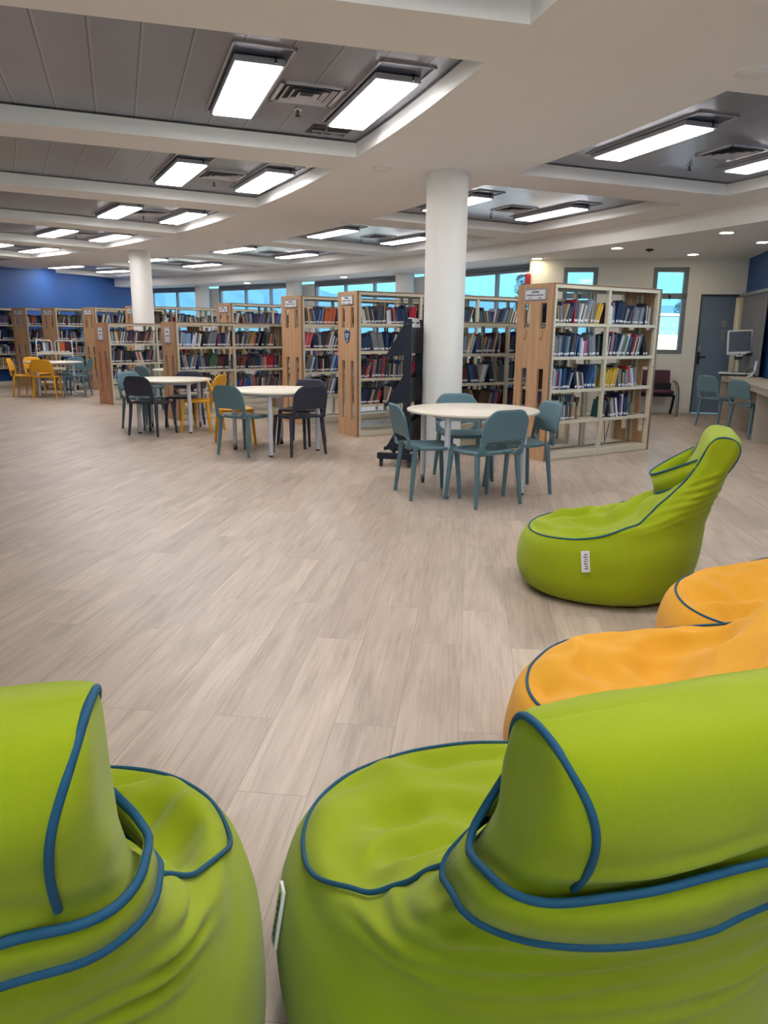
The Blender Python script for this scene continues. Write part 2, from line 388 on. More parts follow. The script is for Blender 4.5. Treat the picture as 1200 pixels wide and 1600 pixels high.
# short return between the two outer walls
rw = pol(31.7, 32.7)
wallseg('wall_return', WL, (rw.x, rw.y), 0, 2.78, M_white, .06, -1)
BA, BB = (-14.6, 7.5), (-8.2, 25.3)
wallseg('wall_left', BA, BB, 0, 3.2, M_blue, .15, 1)
wallseg('wall_left_inner', (-14.6, 7.5), (-7.5, -6), 0, 3.2, M_white, .15, -1)
wallseg('wall_rear', (-7.5, -5.5), (4.5, -5.5), 0, 3.2, M_white, .15, -1, [(.5, 3.7, .5, 2.9), (4.1, 7.6, .5, 2.9), (8.0, 11.5, .5, 2.9)])  # window openings added in the unseen rear wall to brighten the ceiling
for i, (a_, c_) in enumerate(((.5, 3.7), (4.1, 7.6), (8.0, 11.5))):
    b = MB(); b.add([(-7.5+a_, -5.57, .5), (-7.5+c_, -5.57, .5), (-7.5+c_, -5.57, 2.9), (-7.5+a_, -5.57, 2.9)], [(0, 1, 2, 3)], M_glass); struct(b, 'window_%d' % (7+i))  # panes of the added rear openings, behind the camera
b = MB(); b.add([(-30, -40, -.12), (25, -40, -.12), (25, -6, -.12), (-30, -6, -.12)], [(0, 1, 2, 3)], mat('bounce_terrace_paving', 'd8d2c6', .9)); struct(b, 'added_bounce_terrace')  # unseen terrace added to bounce sunlight in through the rear openings
RWD = Vector((-.236, -.9717, 0))
RA = Vector((WR[0], WR[1], 0)); RB = RA + RWD*20
wallseg('wall_right', (RA.x, RA.y), (RB.x, RB.y), 0, 3.2, M_blue2, .15, 1, [(2.5, 5.2, .9, 2.12), (5.6, 8.3, .9, 2.12), (8.7, 11.4, .9, 2.12)])  # openings added beyond the frame to light the dim door wall
for i, t_ in enumerate((2.5, 5.6, 8.7)):
    p_, q_ = RA+RWD*t_, RA+RWD*(t_+2.7); n_ = Vector((.9717, -.236, 0))*.07
    b = MB(); b.add([p_+n_+Vector((0, 0, .9)), q_+n_+Vector((0, 0, .9)), q_+n_+Vector((0, 0, 2.12)), p_+n_+Vector((0, 0, 2.12))], [(0, 1, 2, 3)], M_glass); struct(b, 'window_%d' % (10+i))  # panes of the added side openings, out of view
# baseboards
b = MB(); b.T = WT; b.box(0, 3.06, -.012, 0, 0, .09, M_white); recalc(struct(b, 'baseboard_back'))

# window glazing in the curved wall
def arc_window(n, t0, t1, mull):
    e = empty('window_%d' % n, pol(31.55, (t0+t1)/2, .95)); e['kind'] = 'structure'
    off = -Vector(e.location)
    b = MB(); b.T = Matrix.Translation(off)
    arcbox(b, 31.5, 31.58, t0, t1, 2.68, 2.756, M_frame); arcbox(b, 31.5, 31.58, t0, t1, 2.61, 2.66, M_frame)
    arcbox(b, 31.53, 31.56, t0, t1, 2.66, 2.68, M_frame)
    arcbox(b, 31.5, 31.58, t0, t1, .95, 1.01, M_frame)
    for t in [t0+.06] + mull + [t1-.06]: arcbox(b, 31.5, 31.58, t-.055, t+.055, .95, 2.68, M_frame)
    recalc(b.build('window_frame', e))
    b = MB(); b.T = Matrix.Translation(off)
    v = []; ts = [t0] + mull + [t1]
    for i in range(len(ts)-1):
        b.add([pol(31.55, ts[i], 1), pol(31.55, ts[i+1], 1), pol(31.55, ts[i+1], 2.62), pol(31.55, ts[i], 2.62)], [(0, 1, 2, 3)], M_glass)
    b.build('window_pane', e)
arc_window(1, 32.9, 39.3, [35.08, 37.1]); arc_window(2, 40.46, 46.8, [42.59, 44.6]); arc_window(3, 48.2, 54.25, [50.18, 52.14]); arc_window(4, 55.7, 61.9, [57.73, 59.76])
def casement(n, t0, t1):
    e = empty('window_%d' % n, WT @ Vector(((t0+t1)/2, .05, 1.08))); e['kind'] = 'structure'
    e.rotation_euler = (0, 0, math.atan2(WR[1]-WL[1], WR[0]-WL[0]))
    w = (t1-t0)/2
    b = MB()
    for z0, z1 in ((0, .08), (.98, 1.08), (1.45, 1.53)): b.box(-w, w, -.06, .04, z0, z1, M_frame2, .008)
    for s in (-1, 1): b.box(min(s*w, s*(w-.075)), max(s*w, s*(w-.075)), -.06, .04, .08, 1.45, M_frame2)
    recalc(b.build('window_frame', e))
    b = MB(); b.add([(-w+.05, 0, .05), (w-.05, 0, .05), (w-.05, 0, 1.48), (-w+.05, 0, 1.48)], [(0, 1, 2, 3)], M_glass); b.build('window_pane', e)
    b = MB(); b.box(-.02, .02, -.085, -.06, 1.0, 1.05, M_dark); b.box(-.008, .008, -.1, -.085, .97, 1.04, M_dark); b.build('window_handle', e)
casement(5, .62, 1.235); casement(6, 2.215, 2.83)
# door
e = empty('door_1', WT @ Vector((3.08, .03, 0))); e.rotation_euler = (0, 0, math.atan2(WR[1]-WL[1], WR[0]-WL[0])); e['kind'] = 'structure'
b = MB(); b.box(.015, .745, .0, .045, .01, 2.12, M_door, .004); recalc(b.build('door_leaf', e))
b = MB(); b.box(0, .015, -.04, .06, 0, 2.14, M_dark); b.box(.745, .76, -.04, .06, 0, 2.14, M_dark); b.box(.015, .745, -.04, .06, 2.12, 2.14, M_dark); recalc(b.build('door_frame', e))
b = MB(); b.box(.04, .085, -.012, 0, .9, 1.12, M_dark, .003); b.box(.055, .18, -.05, -.035, 1.02, 1.045, M_dark, .004); b.box(.055, .07, -.04, -.012, 1.025, 1.04, M_dark); recalc(b.build('door_handle', e))
b = MB(); b.box(.04, .09, -.004, 0, 1.14, 1.24, M_silver)
recalc(b.build('keypad', e))
def door_sign(z0, z1, kind):
    b = MB(); b.box(.41, .49, -.004, 0, z0, z1, M_silver)
    if kind == 0:
        b.box(.428, .472, -.006, -.004, z0+.03, z0+.036, M_door); b.box(.428, .472, -.006, -.004, z0+.05, z0+.056, M_door); b.box(.428, .472, -.006, -.004, z0+.07, z0+.076, M_door)
    elif kind == 1:
        b.box(.43, .45, -.006, -.004, z0+.02, z0+.06, M_door); b.box(.455, .475, -.006, -.004, z0+.035, z0+.06, M_door)
    else:
        b.tube([(.45+.024*math.cos(t*PI/10), -.005, (z0+z1)/2+.024*math.sin(t*PI/10)) for t in range(9, 22)], .004, M_door, 6)
    recalc(b.build('door_sign', e))
door_sign(1.57, 1.69, 0); door_sign(1.44, 1.53, 1); door_sign(1.33, 1.43, 2)

# ------------------------------------------------------------------ columns (part of the building)
def column(n, x, y, r, h):
    b = MB(); b.lathe([(r, 0), (r, h)], M_col, 40, (x, y)); return struct(b, n)
column('column', .62, 8.17, .215, HC)
c2 = pol(25.8, 44.4); column('column', c2.x, c2.y, .215, HC)
for th in (38.3, 39.9, 47.7, 55.0):
    if th == 38.3: continue
    c = pol(31.2, th); column('column', c.x, c.y, .22, HO)

# ------------------------------------------------------------------ outside
M_tree = mat('haze_tinted_foliage', '335d70', .9, bump=(3, .5, .3), vary=(.6, .35))  # bluish haze is put into the foliage colour
M_ground = mat('dry_ground', 'c9c2a4', .9, vary=(.2, .2))
M_facade = mat('pale_blue_facade', '5b7288', .8)
M_sand = mat('cream_roof', 'e6d9b4', .8)
b = MB(); random.seed(3)
n = 150; v = []; rows = 7
for i in range(n+1):
    az = rad(-8 + 150*i/n)
    for j in range(rows):
        d = (70 + j*14)*4.5
        hh = (-9, -4, 0, 3, 5.2, 6.2, -12)[j]
        if j in (1, 2, 3, 4, 5):
            lift = max(0, min(1, (math.degrees(az)-52)/40))
            hh = hh*(.55+.6*lift) + 1.6*noise.noise(Vector((i*.13, j*.7, 0))) + 1.0*noise.noise(Vector((i*.9, j*3, 4)))
        v.append((d*math.cos(az), d*math.sin(az), hh*4.5 if j not in (0,) else -9.5))
f = [(i*rows+j, (i+1)*rows+j, (i+1)*rows+j+1, i*rows+j+1) for i in range(n) for j in range(rows-1)]
b.add(v, f, M_tree, False); struct(b, 'hills')
b = MB(); b.add([(-300, -60, -9), (300, -60, -9), (300, 500, -9), (-300, 500, -9)], [(0, 1, 2, 3)], M_ground); struct(b, 'ground_outside')

def tree(x, y, top, r, label, qs=1.0):
    e = empty('tree', (x, y, -9)); tag(e, label, 'tree')
    b = MB(); b.tube([(0, 0, 0), (.1, 0, (top+9)*.5), (0, 0, top+8)], [.35, .22, .05], M_edge, 8); b.build('trunk', e)
    b = MB(); rg = random.Random(label); H_ = top+9
    for i in range(420):
        t = rg.random(); z = H_*(.28+.72*t); rr = r*(1-t)**.7*rg.uniform(.3, 1)+.15; a = rg.uniform(0, 2*PI)
        c = Vector((rr*math.cos(a), rr*math.sin(a), z)); q = rg.uniform(.25, .5)*qs
        vs = [c+Vector((rg.uniform(-q, q), rg.uniform(-q, q), rg.uniform(-q, q))) for _ in range(4)]
        b.add(vs, [(0, 1, 2), (0, 2, 3), (0, 3, 1), (1, 3, 2)], M_tree)
    b.build('foliage', e)
tree(10.6, 60, 6.2, 1.3, 'tall narrow tree outside the window beside the near column')
tree(147, 380, 22, 9, 'distant bushy tree behind the pale block outside the casement', 3.0)
e = empty('apartment_building', (113, 300, -9), rad(8)); tag(e, 'distant pale blue block with rows of small dark windows outside the casement', 'building')
b = MB(); b.box(-16, 16, 0, 14, 0, 18.2, M_facade); b.box(-16.4, 16.4, -.4, 14.4, 18.2, 19, M_sand); recalc(b.build('wall', e))
for i in range(7):
    for j in range(5):
        b = MB(); b.box(-13.6+i*4.3, -12.4+i*4.3, -.1, .0, 2+j*3, 3.3+j*3, M_door); recalc(b.build('window', e))
b = MB(); b.add([(40, 118, -.6), (58, 118, -.6), (58, 132, 1.6), (40, 132, 1.6), (40, 118, -9), (58, 118, -9), (58, 132, -9), (40, 132, -9)], [(0, 1, 2, 3), (0, 4, 5, 1), (1, 5, 6, 2), (2, 6, 7, 3), (3, 7, 4, 0)], M_sand); o = recalc(b.build('low_building')); tag(o, 'low building with sunlit cream roof below the distant block outside', 'building')

# ------------------------------------------------------------------ ceiling fittings
def ceiling_light(th, r, label, group, swap=False):
    e = empty('ceiling_light', pol(r, th, ZP), rad(th+90))
    tag(e, label, 'ceiling light', group)
    s = -1   # local +x = tangential (away from camera side)
    b = MB(); b.box(-.78, .72, -.19, .19, -.004, .0, M_recess); b.box(-.80, .74, -.2, -.185, -.012, .0, M_lampbody); b.box(-.80, .74, .185, .2, -.012, 0, M_lampbody)
    b.box(-.80, -.785, -.2, .2, -.012, 0, M_lampbody); b.box(.725, .74, -.2, .2, -.012, 0, M_lampbody); recalc(b.build('recess', e))
    b = MB(); b.box(-.60, .70, -.165, .165, -.05, -.008, M_lampbody, .004); recalc(b.build('housing', e))
    b = MB(); b.box(-.575, .655, -.145, .145, -.06, -.05, M_diff); b.build('diffuser', e)
    for q_ in ((-.62, -.1, -.045, -.004), (.67, -.12, -.056, -.05), (.67, .12, -.056, -.05)):
        b = MB(); b.cyl((q_[0], q_[1], q_[2]), (q_[0], q_[1], q_[3]), .007, .007, M_dark, 8); b.build('fixing', e)
    return e
def air_vent(th, r, label):
    e = empty('air_vent', pol(r, th, ZP), rad(th+90)); tag(e, label, 'air vent', None)
    b = MB(); s = .24
    for q in ((-s, s, -s, -s+.03), (-s, s, s-.03, s), (-s, -s+.03, -s, s), (s-.03, s, -s, s)): b.box(*q, -.014, 0, M_lampbody)
    recalc(b.build('frame', e))
    b = MB(); b.box(-s+.02, s-.02, -s+.02, s-.02, -.004, -.001, M_dark); recalc(b.build('backing', e))
    for k in range(3):
        b = MB(); q = .19-.055*k
        o_, i_, z0, z1 = q, q-.03, -.022, -.004
        v = [(-o_, -o_, z0), (o_, -o_, z0), (o_, o_, z0), (-o_, o_, z0), (-i_, -i_, z1), (i_, -i_, z1), (i_, i_, z1), (-i_, i_, z1)]
        b.add(v, [(j, (j+1) % 4, 4+(j+1) % 4, 4+j) for j in range(4)], M_lampbody); b.build('louvre', e)
    return e
ords = ['first', 'second', 'third', 'fourth', 'fifth', 'sixth', 'seventh', 'eighth', 'ninth', 'tenth']
for k in range(-3, 6):
    th = 19.4+7.6*k if k >= 0 else 19.4+7.45*k
    vis = k >= 0
    where = '%s left ceiling bay from the camera' % ords[k] if vis else 'ceiling bay behind the camera'
    where2 = '%s right ceiling bay from the camera' % ords[k] if vis else 'ceiling bay behind the camera on the right'
    if k < 5:
        for rr, side in ((23.83, 'left'), (24.78, 'right')):
            ceiling_light(th, rr, 'bright rectangular light, %s one in the %s' % (side, where), 'light panels in the left row of bays')
        if vis: air_vent(th+.15, 24.3, 'square air vent between the lights, %s' % where.replace('from the camera', 'counted from near'))
    tr = 19.75+7.55*k
    for rr, side in ((27.5, 'inner'), (29.1, 'outer')):
        ceiling_light(tr, rr, 'bright rectangular light, %s one in the %s' % (side, where2), 'light panels in the right row of bays')
    if vis and k < 5: air_vent(tr+.3, 28.55, 'square air vent beside the lights, %s' % where2.replace('from the camera', 'counted from near'))
def sprinkler(p, label):
    e = empty('sprinkler', p); tag(e, label, 'sprinkler')
    b = MB(); b.lathe([(.001, -.004), (.035, -.006), (.035, 0)], M_lampbody, 20); b.build('rosette', e)
    b = MB(); b.cyl((0, 0, -.045), (0, 0, -.005), .008, .010, M_dark, 10); b.lathe([(.001, -.05), (.022, -.05), (.02, -.045), (.001, -.045)], M_dark, 12); b.build('sprinkler_head', e)
for k in range(4):
    sprinkler(pol(24.33, 19.95+7.6*k+.6, ZP), 'small sprinkler head beyond the vent of the %s left ceiling bay' % ords[k])
for k in range(3):
    sprinkler(pol(28.6, 20.3+7.55*k+1.0, ZP), 'small sprinkler head beyond the vent of the %s right ceiling bay' % ords[k])
def disc(name, p, r, label, cat, m=M_white, h=.03):
    b = MB(); b.lathe([(.001, -h), (r*.75, -h), (r*.8, -h*.6), (r*.93, -h*.55), (r, -h*.3), (r, 0)], m, 32)
    o = b.build(name); o.location = p; tag(o, label, cat); return o
disc('ceiling_speaker', pol(26.73, 15.5, HC), .115, 'large round white ceiling speaker at the upper right, nearest the camera', 'speaker')
disc('ceiling_speaker', pol(25.5, 23.1, HC), .1, 'round white ceiling speaker just left of the near column', 'speaker')
disc('ceiling_speaker', pol(26.66, 30.8, HC), .1, 'round white ceiling speaker beyond the near column', 'speaker')
disc('ceiling_speaker', pol(26.3, 38.2, HC), .1, 'small round ceiling speaker far off beyond the third right bay', 'speaker')
disc('ceiling_speaker', pol(21.95, 26.9, ZP), .1, 'round speaker set in the grey planks of the second left bay', 'speaker')
def downlight(th, r, label):
    e = empty('downlight', pol(r, th, HO)); tag(e, label, 'downlight', 'round downlights in the low outer ceiling')
    b = MB(); b.lathe([(.085, -.012), (.11, -.014), (.115, 0)], M_white, 28); b.build('rim', e)
    b = MB(); b.lathe([(.0005, -.010), (.086, -.012)], M_down, 28); b.build('lens', e)
for th, r, l in ((24.07, 30.7, 'round yellowish downlight above the monitor desk, nearest the bulkhead'), (28.0, 30.75, 'round yellowish downlight above the tall casement windows near the bulkhead'),
                 (28.02, 32.5, 'round yellowish downlight above the slate blue door'), (31.73, 30.85, 'round yellowish downlight where the window wall meets the white wall'),
                 (24.98, 32.0, 'round yellowish downlight at the right edge by the blue wall'), (43.4, 30.9, 'round pale downlight before the window behind the cart bookcase'),
                 (50.7, 30.9, 'round pale downlight before the far windows left of centre'), (18.5, 31.2, 'added round downlight out of view beyond the right edge, nearest the camera'), (21.0, 32.6, 'added round downlight out of view beyond the right edge, above the desk'), (29.5, 33.6, 'added unseen round downlight in the corner above the grey curtain')):  # last three are added out of view to brighten the outer ceiling area
    downlight(th, r, l)
sprinkler(pol(33.0, 25.5, HO), 'small sprinkler head near the corner by the blue wall')
b = MB(); b.box(-.05, .05, -.03, .03, -.03, 0, M_dark, .005); b.cyl((0, 0, -.05), (0, 0, -.03), .02, .03, M_alu, 12)
o = recalc(b.build('motion_sensor')); o.location = pol(31.32, 27.75, HO); tag(o, 'small grey sensor on the low ceiling between two downlights', 'sensor')
# uncovered service opening in the first left bay
e = empty('service_opening', pol(24.73, 21.72, ZP-.004), rad(21.72+90)); tag(e, 'dark gap of a missing ceiling plank below the nearest right light', 'ceiling opening')
b = MB(); b.box(-.14, .13, -.19, .17, -.001, .0, M_dark); recalc(b.build('dark_gap', e))
b = MB(); b.cyl((-.1, .03, -.008), (.13, .03, -.008), .008, .008, M_alu, 8); b.cyl((0, -.17, -.008), (0, .14, -.008), .012, .012, M_alu, 8)
b.box(.04, .09, -.13, -.05, -.012, -.001, M_frame2); recalc(b.build('bracket', e))
# fire alarm on wall end
b = MB(); b.box(-.05, .05, -.06, 0, -.12, .12, M_red, .015); o = recalc(b.build('alarm_sounder')); o.location = (2.62, 14.36, 2.38); tag(o, 'red alarm sounder on the white wall end beside the window', 'alarm')

# ------------------------------------------------------------------ bookcases
TIERS = [.08, .445, .80, 1.165, 1.53]
BW = .55
def panel_mesh(h, m):
    """end panel in the local y-z plane, thickness x -.03..0, with slots"""
    b = MB(); ys = [0, .085, .175, .345, .435, BW]     # slot columns between ys[1..2] and ys[3..4]
    if h > 1.8: rows = [(0, .23, 0), (.23, 1.03, 1), (1.03, 1.47, 0), (1.47, 1.74, 1), (1.74, h, 0)]
    else: rows = [(0, .22, 0), (.22, 1.02, 1), (1.02, h, 0)]
    for z0, z1, s in rows:
        if s:
            for k in (0, 2, 4): b.box(-.03, 0, ys[k], ys[k+1], z0, z1, m)
        else: b.box(-.03, 0, 0, BW, z0, z1, m)
    # dark lining edge
    b.box(-.031, .001, -.004, 0, 0, h, M_edge)
    return recalc_me(b.mesh('end_panel'))
def recalc_me(me):
    import bmesh
    b = bmesh.new(); b.from_mesh(me); bmesh.ops.recalc_face_normals(b, faces=b.faces); b.to_mesh(me); b.free(); return me
def add_me(name, me, parent, loc=(0, 0, 0), rot=(0, 0, 0)):
    o = bpy.data.objects.new(name, me); COL.objects.link(o); o.parent = parent; o.location = loc; o.rotation_euler = rot; return o
PM = {}
def bookcase(name, P, ang, bays, bl, h, label, pm=M_wood, sign='wide', far_panel=True):
    e = empty('bookcase', (P[0], P[1], 0), rad(ang)); tag(e, label, 'bookcase')
    key = (h, pm.name)
    if key not in PM: PM[key] = panel_mesh(h, pm)
    p1 = add_me('end_panel', PM[key], e)
    L = bays*bl
    if far_panel: add_me('end_panel', PM[key], e, (L+.03, 0, 0))
    # sign in a metal holder on the near panel (faces -x)
    b = MB()
    if sign == 'wide': sw, z0, z1 = .17, 1.77, 1.9
    else: sw, z0, z1 = .115, 1.22, 1.47
    yc = .26
    b.box(-.045, -.03, yc-sw, yc+sw, z0, z1, M_silver, .004); recalc(b.build('sign_holder', p1))
    b = MB(); b.box(-.048, -.0445, yc-sw+.02, yc+sw-.02, z0+.015, z1-.02, M_paper)
    rng = random.Random(name)
    hh = z1-z0
    for (fy, fz, w, t) in ((0, .72, .06, .012), (0, .45, .13 if sign == 'wide' else .08, .008), (-.6, .22, .02, .006), (.6, .22, .02, .006)):
        yy = yc - fy*(sw-.04); k = max(3, int(w*90))
        for q in range(k):
            a = yy-w+2*w*q/k
            b.box(-.0495, -.048, a, a+2*w/k*.7, z0+hh*fz-t, z0+hh*fz+t*rng.uniform(.3, 1), M_ink)
    recalc(b.build('sign_card', p1))
    # posts
    pk = ('post', h)
    if pk not in PM:
        b = MB(); b.box(0, .035, 0, .045, 0, h-.04, M_cream)
        for i in range(int((h-.2)/.05)): b.box(.014, .021, -.001, 0, .12+.05*i, .132+.05*i, M_slot)
        PM[pk] = recalc_me(b.mesh('post'))
        b = MB(); b.box(0, .03, 0, .02, .09, h-.06, M_cream); PM[('inner', h)] = recalc_me(b.mesh('post'))
    for k in range(bays+1):
        x = k*bl - (.0175 if 0 < k < bays else (0 if k == 0 else .035))
        add_me('post', PM[pk], e, (x, 0, 0)); add_me('post', PM[pk], e, (x+.035, BW, 0), (0, 0, PI))
        add_me('post', PM[('inner', h)], e, (x, .235, 0)); add_me('post', PM[('inner', h)], e, (x, .295, 0))
    sk = ('shelf', bl)
    if sk not in PM:
        w = bl-.04
        b = MB(); b.box(0, w, 0, .225, 0, .012, M_cream); b.box(0, w, 0, .008, -.022, .0, M_cream); b.box(0, w, .215, .225, -.015, .0, M_cream); PM[sk] = recalc_me(b.mesh('shelf'))
    for k in range(bays):
        for t in TIERS:
            if t > h-.3 or t < .1: continue
            add_me('shelf', PM[sk], e, (k*bl+.02, .006, t-.012)); add_me('shelf', PM[sk], e, (k*bl+bl-.02, BW-.006, t-.012), (0, 0, PI))
    b = MB(); b.box(0, L, .003, BW-.003, .0, .012, M_cream); b.box(0, L, .003, .02, .0, .08, M_cream); b.box(0, L, BW-.02, BW-.003, 0, .08, M_cream); b.box(0, L, .02, .24, .068, .08, M_cream); b.box(0, L, .31, BW-.02, .068, .08, M_cream)
    recalc(b.build('base', e))
    b = MB(); b.box(-.0, L, -.004, BW+.004, h-.015, h, M_edge); b.box(0, L, 0, .03, h-.05, h-.015, M_cream); b.box(0, L, BW-.03, BW, h-.05, h-.015, M_cream)
    if h > 1.8: b.box(0, L, .2, .35, h-.03, h-.015, M_cream)
    recalc(b.build('top_board', e))
    return e, p1
RANGES = {   # name: P, angle, bays, bay length, height
    'A': ((1.83, 8.34), 33, 2, .88, 1.95), 'B': ((-.36, 10.22), 31, 4, 1.0, 1.95), 'F': ((-1.27, 11.68), 40, 3, .95, 1.95),
    'D': ((-2.98, 14.85), 42, 3, .95, 1.95), 'G': ((-5.5, 17.0), 45, 4, .95, 1.95), 'E': ((-6.95, 18.3), 50, 2, .95, 1.95),
    'P': ((-8.2, 19.0), 57, 4, .95, 1.95), 'Q': ((-9.08, 19.3), 58, 4, .95, 1.95), 'Z': ((-11.05, 16.5), 70.2, 4, .96, 1.95),
    'X': ((.78, 9.28), 32, 2, .95, 1.55), 'L': ((-3.3, 12.0), 38, 2, 1.0, 1.55), 'M': ((-5.27, 14.46), 44, 2, 1.0, 1.55)}
RL = {'A': 'tall beech-ended bookcase right of the near white column, bottom shelves empty',
      'B': 'long tall bookcase with a blue shield badge on its beech end',
      'F': 'tall bookcase with plain beech end just left of the badged bookcase',
      'D': 'tall bookcase with beech end behind the low red-and-blue book bookcase',
      'G': 'tall bookcase running behind the far column under the windows',
      'E': 'tall bookcase whose beech end stands behind the pinkish low end panel',
      'P': 'tall bookcase behind the cream book trolley, second beech end from the left',
      'Q': 'tall bookcase with the leftmost beech end, before the blue wall',
      'Z': 'bookcase at the left edge against the blue wall, end panel out of view',
      'X': 'low bookcase between the near column and the nearest bookcase',
      'L': 'low bookcase with tall portrait sign, behind the middle table, holding red volumes',
      'M': 'low bookcase with pinkish beech end and portrait sign, left of the table'}
RO = {}
for k, (P, a, n, bl, h) in RANGES.items():
    RO[k] = bookcase(k, P, a, n, bl, h, RL[k], M_wood_pink if k == 'M' else M_wood, 'wide' if h > 1.8 else 'portrait', far_panel=True)
RO['Z'][0].scale = (1, .52, 1)
# coat hooks on A, shield badge on B
p = RO['A'][1]
for y in (.13, .39):
    b = MB(); b.tube([(-.032, y, 1.45), (-.034, y, 1.36), (-.05, y, 1.345), (-.062, y, 1.36), (-.062, y, 1.375)], .004, M_edge, 6); recalc(b.build('hook', p))
p = RO['B'][1]
b = MB()
pts = [(-.075, .06), (-.03, .065), (0, .075), (.03, .065), (.075, .06), (.075, -.02), (.05, -.075), (0, -.11), (-.05, -.075), (-.075, -.02)]
b.T = Matrix.Translation((-.03, .27, 1.37))
b.prism([(a, c) for a, c in pts], -.006, 0, mat('badge_blue', '24506e', .5), 'x')
b.prism([(-.03, .065), (.03, .065), (.03, .1), (-.03, .1)], -.006, 0, mat('badge_pale', 'c5d3dc', .5), 'x')
b.prism([(-.012, .05), (.012, .05), (.012, .09), (-.012, .09)], -.008, -.006, mat('badge_blue', '24506e', .5), 'x')
for q in range(5): b.box(-.008, -.006, -.05+q*.021, -.05+q*.021+.015, .0, .022, MATS['badge_pale'])
for q in range(4): b.box(-.008, -.006, -.04+q*.021, -.04+q*.021+.015, -.03, -.012, MATS['badge_pale'])
b.box(-.008, -.006, -.012, .012, -.085, -.045, MATS['badge_pale'])
recalc(b.build('badge', p, 'blue shield-shaped badge with pale lettering'))
# cross brace in A
b = MB()
for q in ((.0, .55), (.42, .55)): b.tube([(.93+.42+q[0]*.3-.1, .27, .43), (.93+.36, .27, .1)], .006, M_frame2, 6)
b.build('brace', RO['A'][0])

# ------------------------------------------------------------------ books
PAL = {'navy': '1f2a48', 'black': '20212a', 'maroon': '4e1f2a', 'brown': '57412f', 'cream': 'c6bda8', 'white': 'd3d3d6', 'grey': '777a82',
       'teal': '2d5560', 'blue': '2b56a0', 'pale blue': '7f9cc0', 'red': 'b1283a', 'pink': 'c65c6a', 'yellow': 'c8a33a', 'green': '42654a', 'orange': 'c2603a', 'purple': '5a4378', 'tan': 'a58f6c', 'dark blue': '24395f', 'olive': '8b8f3c'}
BM = {k: mat('book_'+k.replace(' ', '_'), v, .5, vary=(3, .12)) for k, v in PAL.items()}
COMMON = ['navy']*8 + ['black']*6 + ['maroon']*4 + ['brown']*6 + ['cream']*5 + ['white']*5 + ['grey']*9 + ['teal']*3 + ['blue']*2 + ['pale blue']*3 + ['red'] + ['pink'] + ['yellow'] + ['green'] + ['orange'] + ['purple']*2 + ['tan']*5 + ['dark blue']*6
STYLE = {'L': ['red']*2 + ['pink']*2 + ['navy']*2 + ['blue']*2 + COMMON, 'D': ['pale blue', 'blue', 'white']*3 + COMMON}
M_pages = mat('book_pages', 'cfc8b6', .8); M_label = mat('white_spine_label', 'd8d8da', .7)
BT, BH, BD = .03, .24, .17
def book_geo(b, c, t=BT, h=BH, d=BD):
    m = BM[c]
    b.box(0, t*.09, 0, d, 0, h, m); b.box(t*.91, t, 0, d, 0, h, m); b.box(t*.09, t*.91, 0, .004, 0, h, m)
    b.box(t*.09, t*.91, .004, d-.004, .003, h-.004, M_pages)
    b.box(t*.05, t*.95, -.0012, 0, .02, .045, M_label)
BME = {}
def book_mesh(c):
    if c not in BME:
        b = MB(); book_geo(b, c); BME[c] = recalc_me(b.mesh('book'))
    return BME[c]
num = ['first', 'second', 'third', 'fourth', 'fifth', 'sixth', 'seventh', 'eighth', 'ninth', 'tenth', 'eleventh', 'twelfth', 'thirteenth', 'fourteenth', 'fifteenth', 'sixteenth', 'seventeenth', 'eighteenth', 'nineteenth', 'twentieth', 'twenty-first', 'twenty-second', 'twenty-third', 'twenty-fourth', 'twenty-fifth', 'twenty-sixth', 'twenty-seventh', 'twenty-eighth', 'twenty-ninth', 'thirtieth', 'thirty-first', 'thirty-second', 'thirty-third', 'thirty-fourth'] + ['thirty-'+q for q in ('fifth', 'sixth', 'seventh', 'eighth', 'ninth')] + ['fortieth'] + ['forty-'+q for q in ('first', 'second', 'third', 'fourth', 'fifth', 'sixth', 'seventh', 'eighth', 'ninth')] + ['fiftieth']*20
def shelf_row(rng, x0, x1, fill, pal, hmax):
    """-> list of (x, lean, t, h, d, colour); lean>0 tips the top towards +x"""
    out = []; x = x0; end = x0 + (x1-x0)*fill
    lean = 0; left = 0; hb = .22
    while True:
        if left <= 0:
            left = rng.randint(3, 8); lean = rng.choice([0, .05, .12, .2, .26, .32, .32, -.1, -.22]); hb = rng.uniform(.19, .25)
            c0 = rng.choice(pal)
            series = rng.random() < .18
            if out and out[-1][1] < 0 <= lean: x += .0
            pl = out[-1][1] if out else 0
            if lean > pl and out:       # top of the new group must clear the previous one
                pass
            if lean < pl and out: x += math.tan(pl)*.2*.8 if pl > 0 else 0
            if lean < 0: x += -math.tan(lean)*.2 if pl >= 0 else 0
        t = rng.choice([.012, .015, .018, .022, .026, .03, .036]); h = min(hmax, hb + rng.uniform(-.03, .035))
        if abs(lean) > .01: h = min(h, hmax-.03)
        w = t/math.cos(lean)
        if lean > 0 and x + w + math.tan(lean)*h > x1: lean = 0; w = t
        if x + w > end: break
        out.append((x, lean, t, h, rng.uniform(.14, .19), c0 if series else rng.choice(pal))); x += w + .001; left -= 1
    return out
stuff = MB()
IND = []      # individual candidates
BCN = {'A': 'nearest right bookcase', 'B': 'badged bookcase', 'L': 'low red-volume bookcase', 'X': 'low bookcase by the column', 'F': 'plain beech bookcase'}
SHN = {4: 'top shelf', 3: 'second shelf', 2: 'third shelf', 1: 'fourth shelf'}
FILL = {('A', 0, 1): .52, ('A', 1, 1): .62, ('A', 0, 4): .92, ('A', 1, 3): .93, ('A', 0, 2): .93, ('A', 1, 2): .72}
PRI = [('A', 0), ('A', 1), ('B', 0), ('X', 0), ('L', 0), ('L', 1), ('F', 0)]
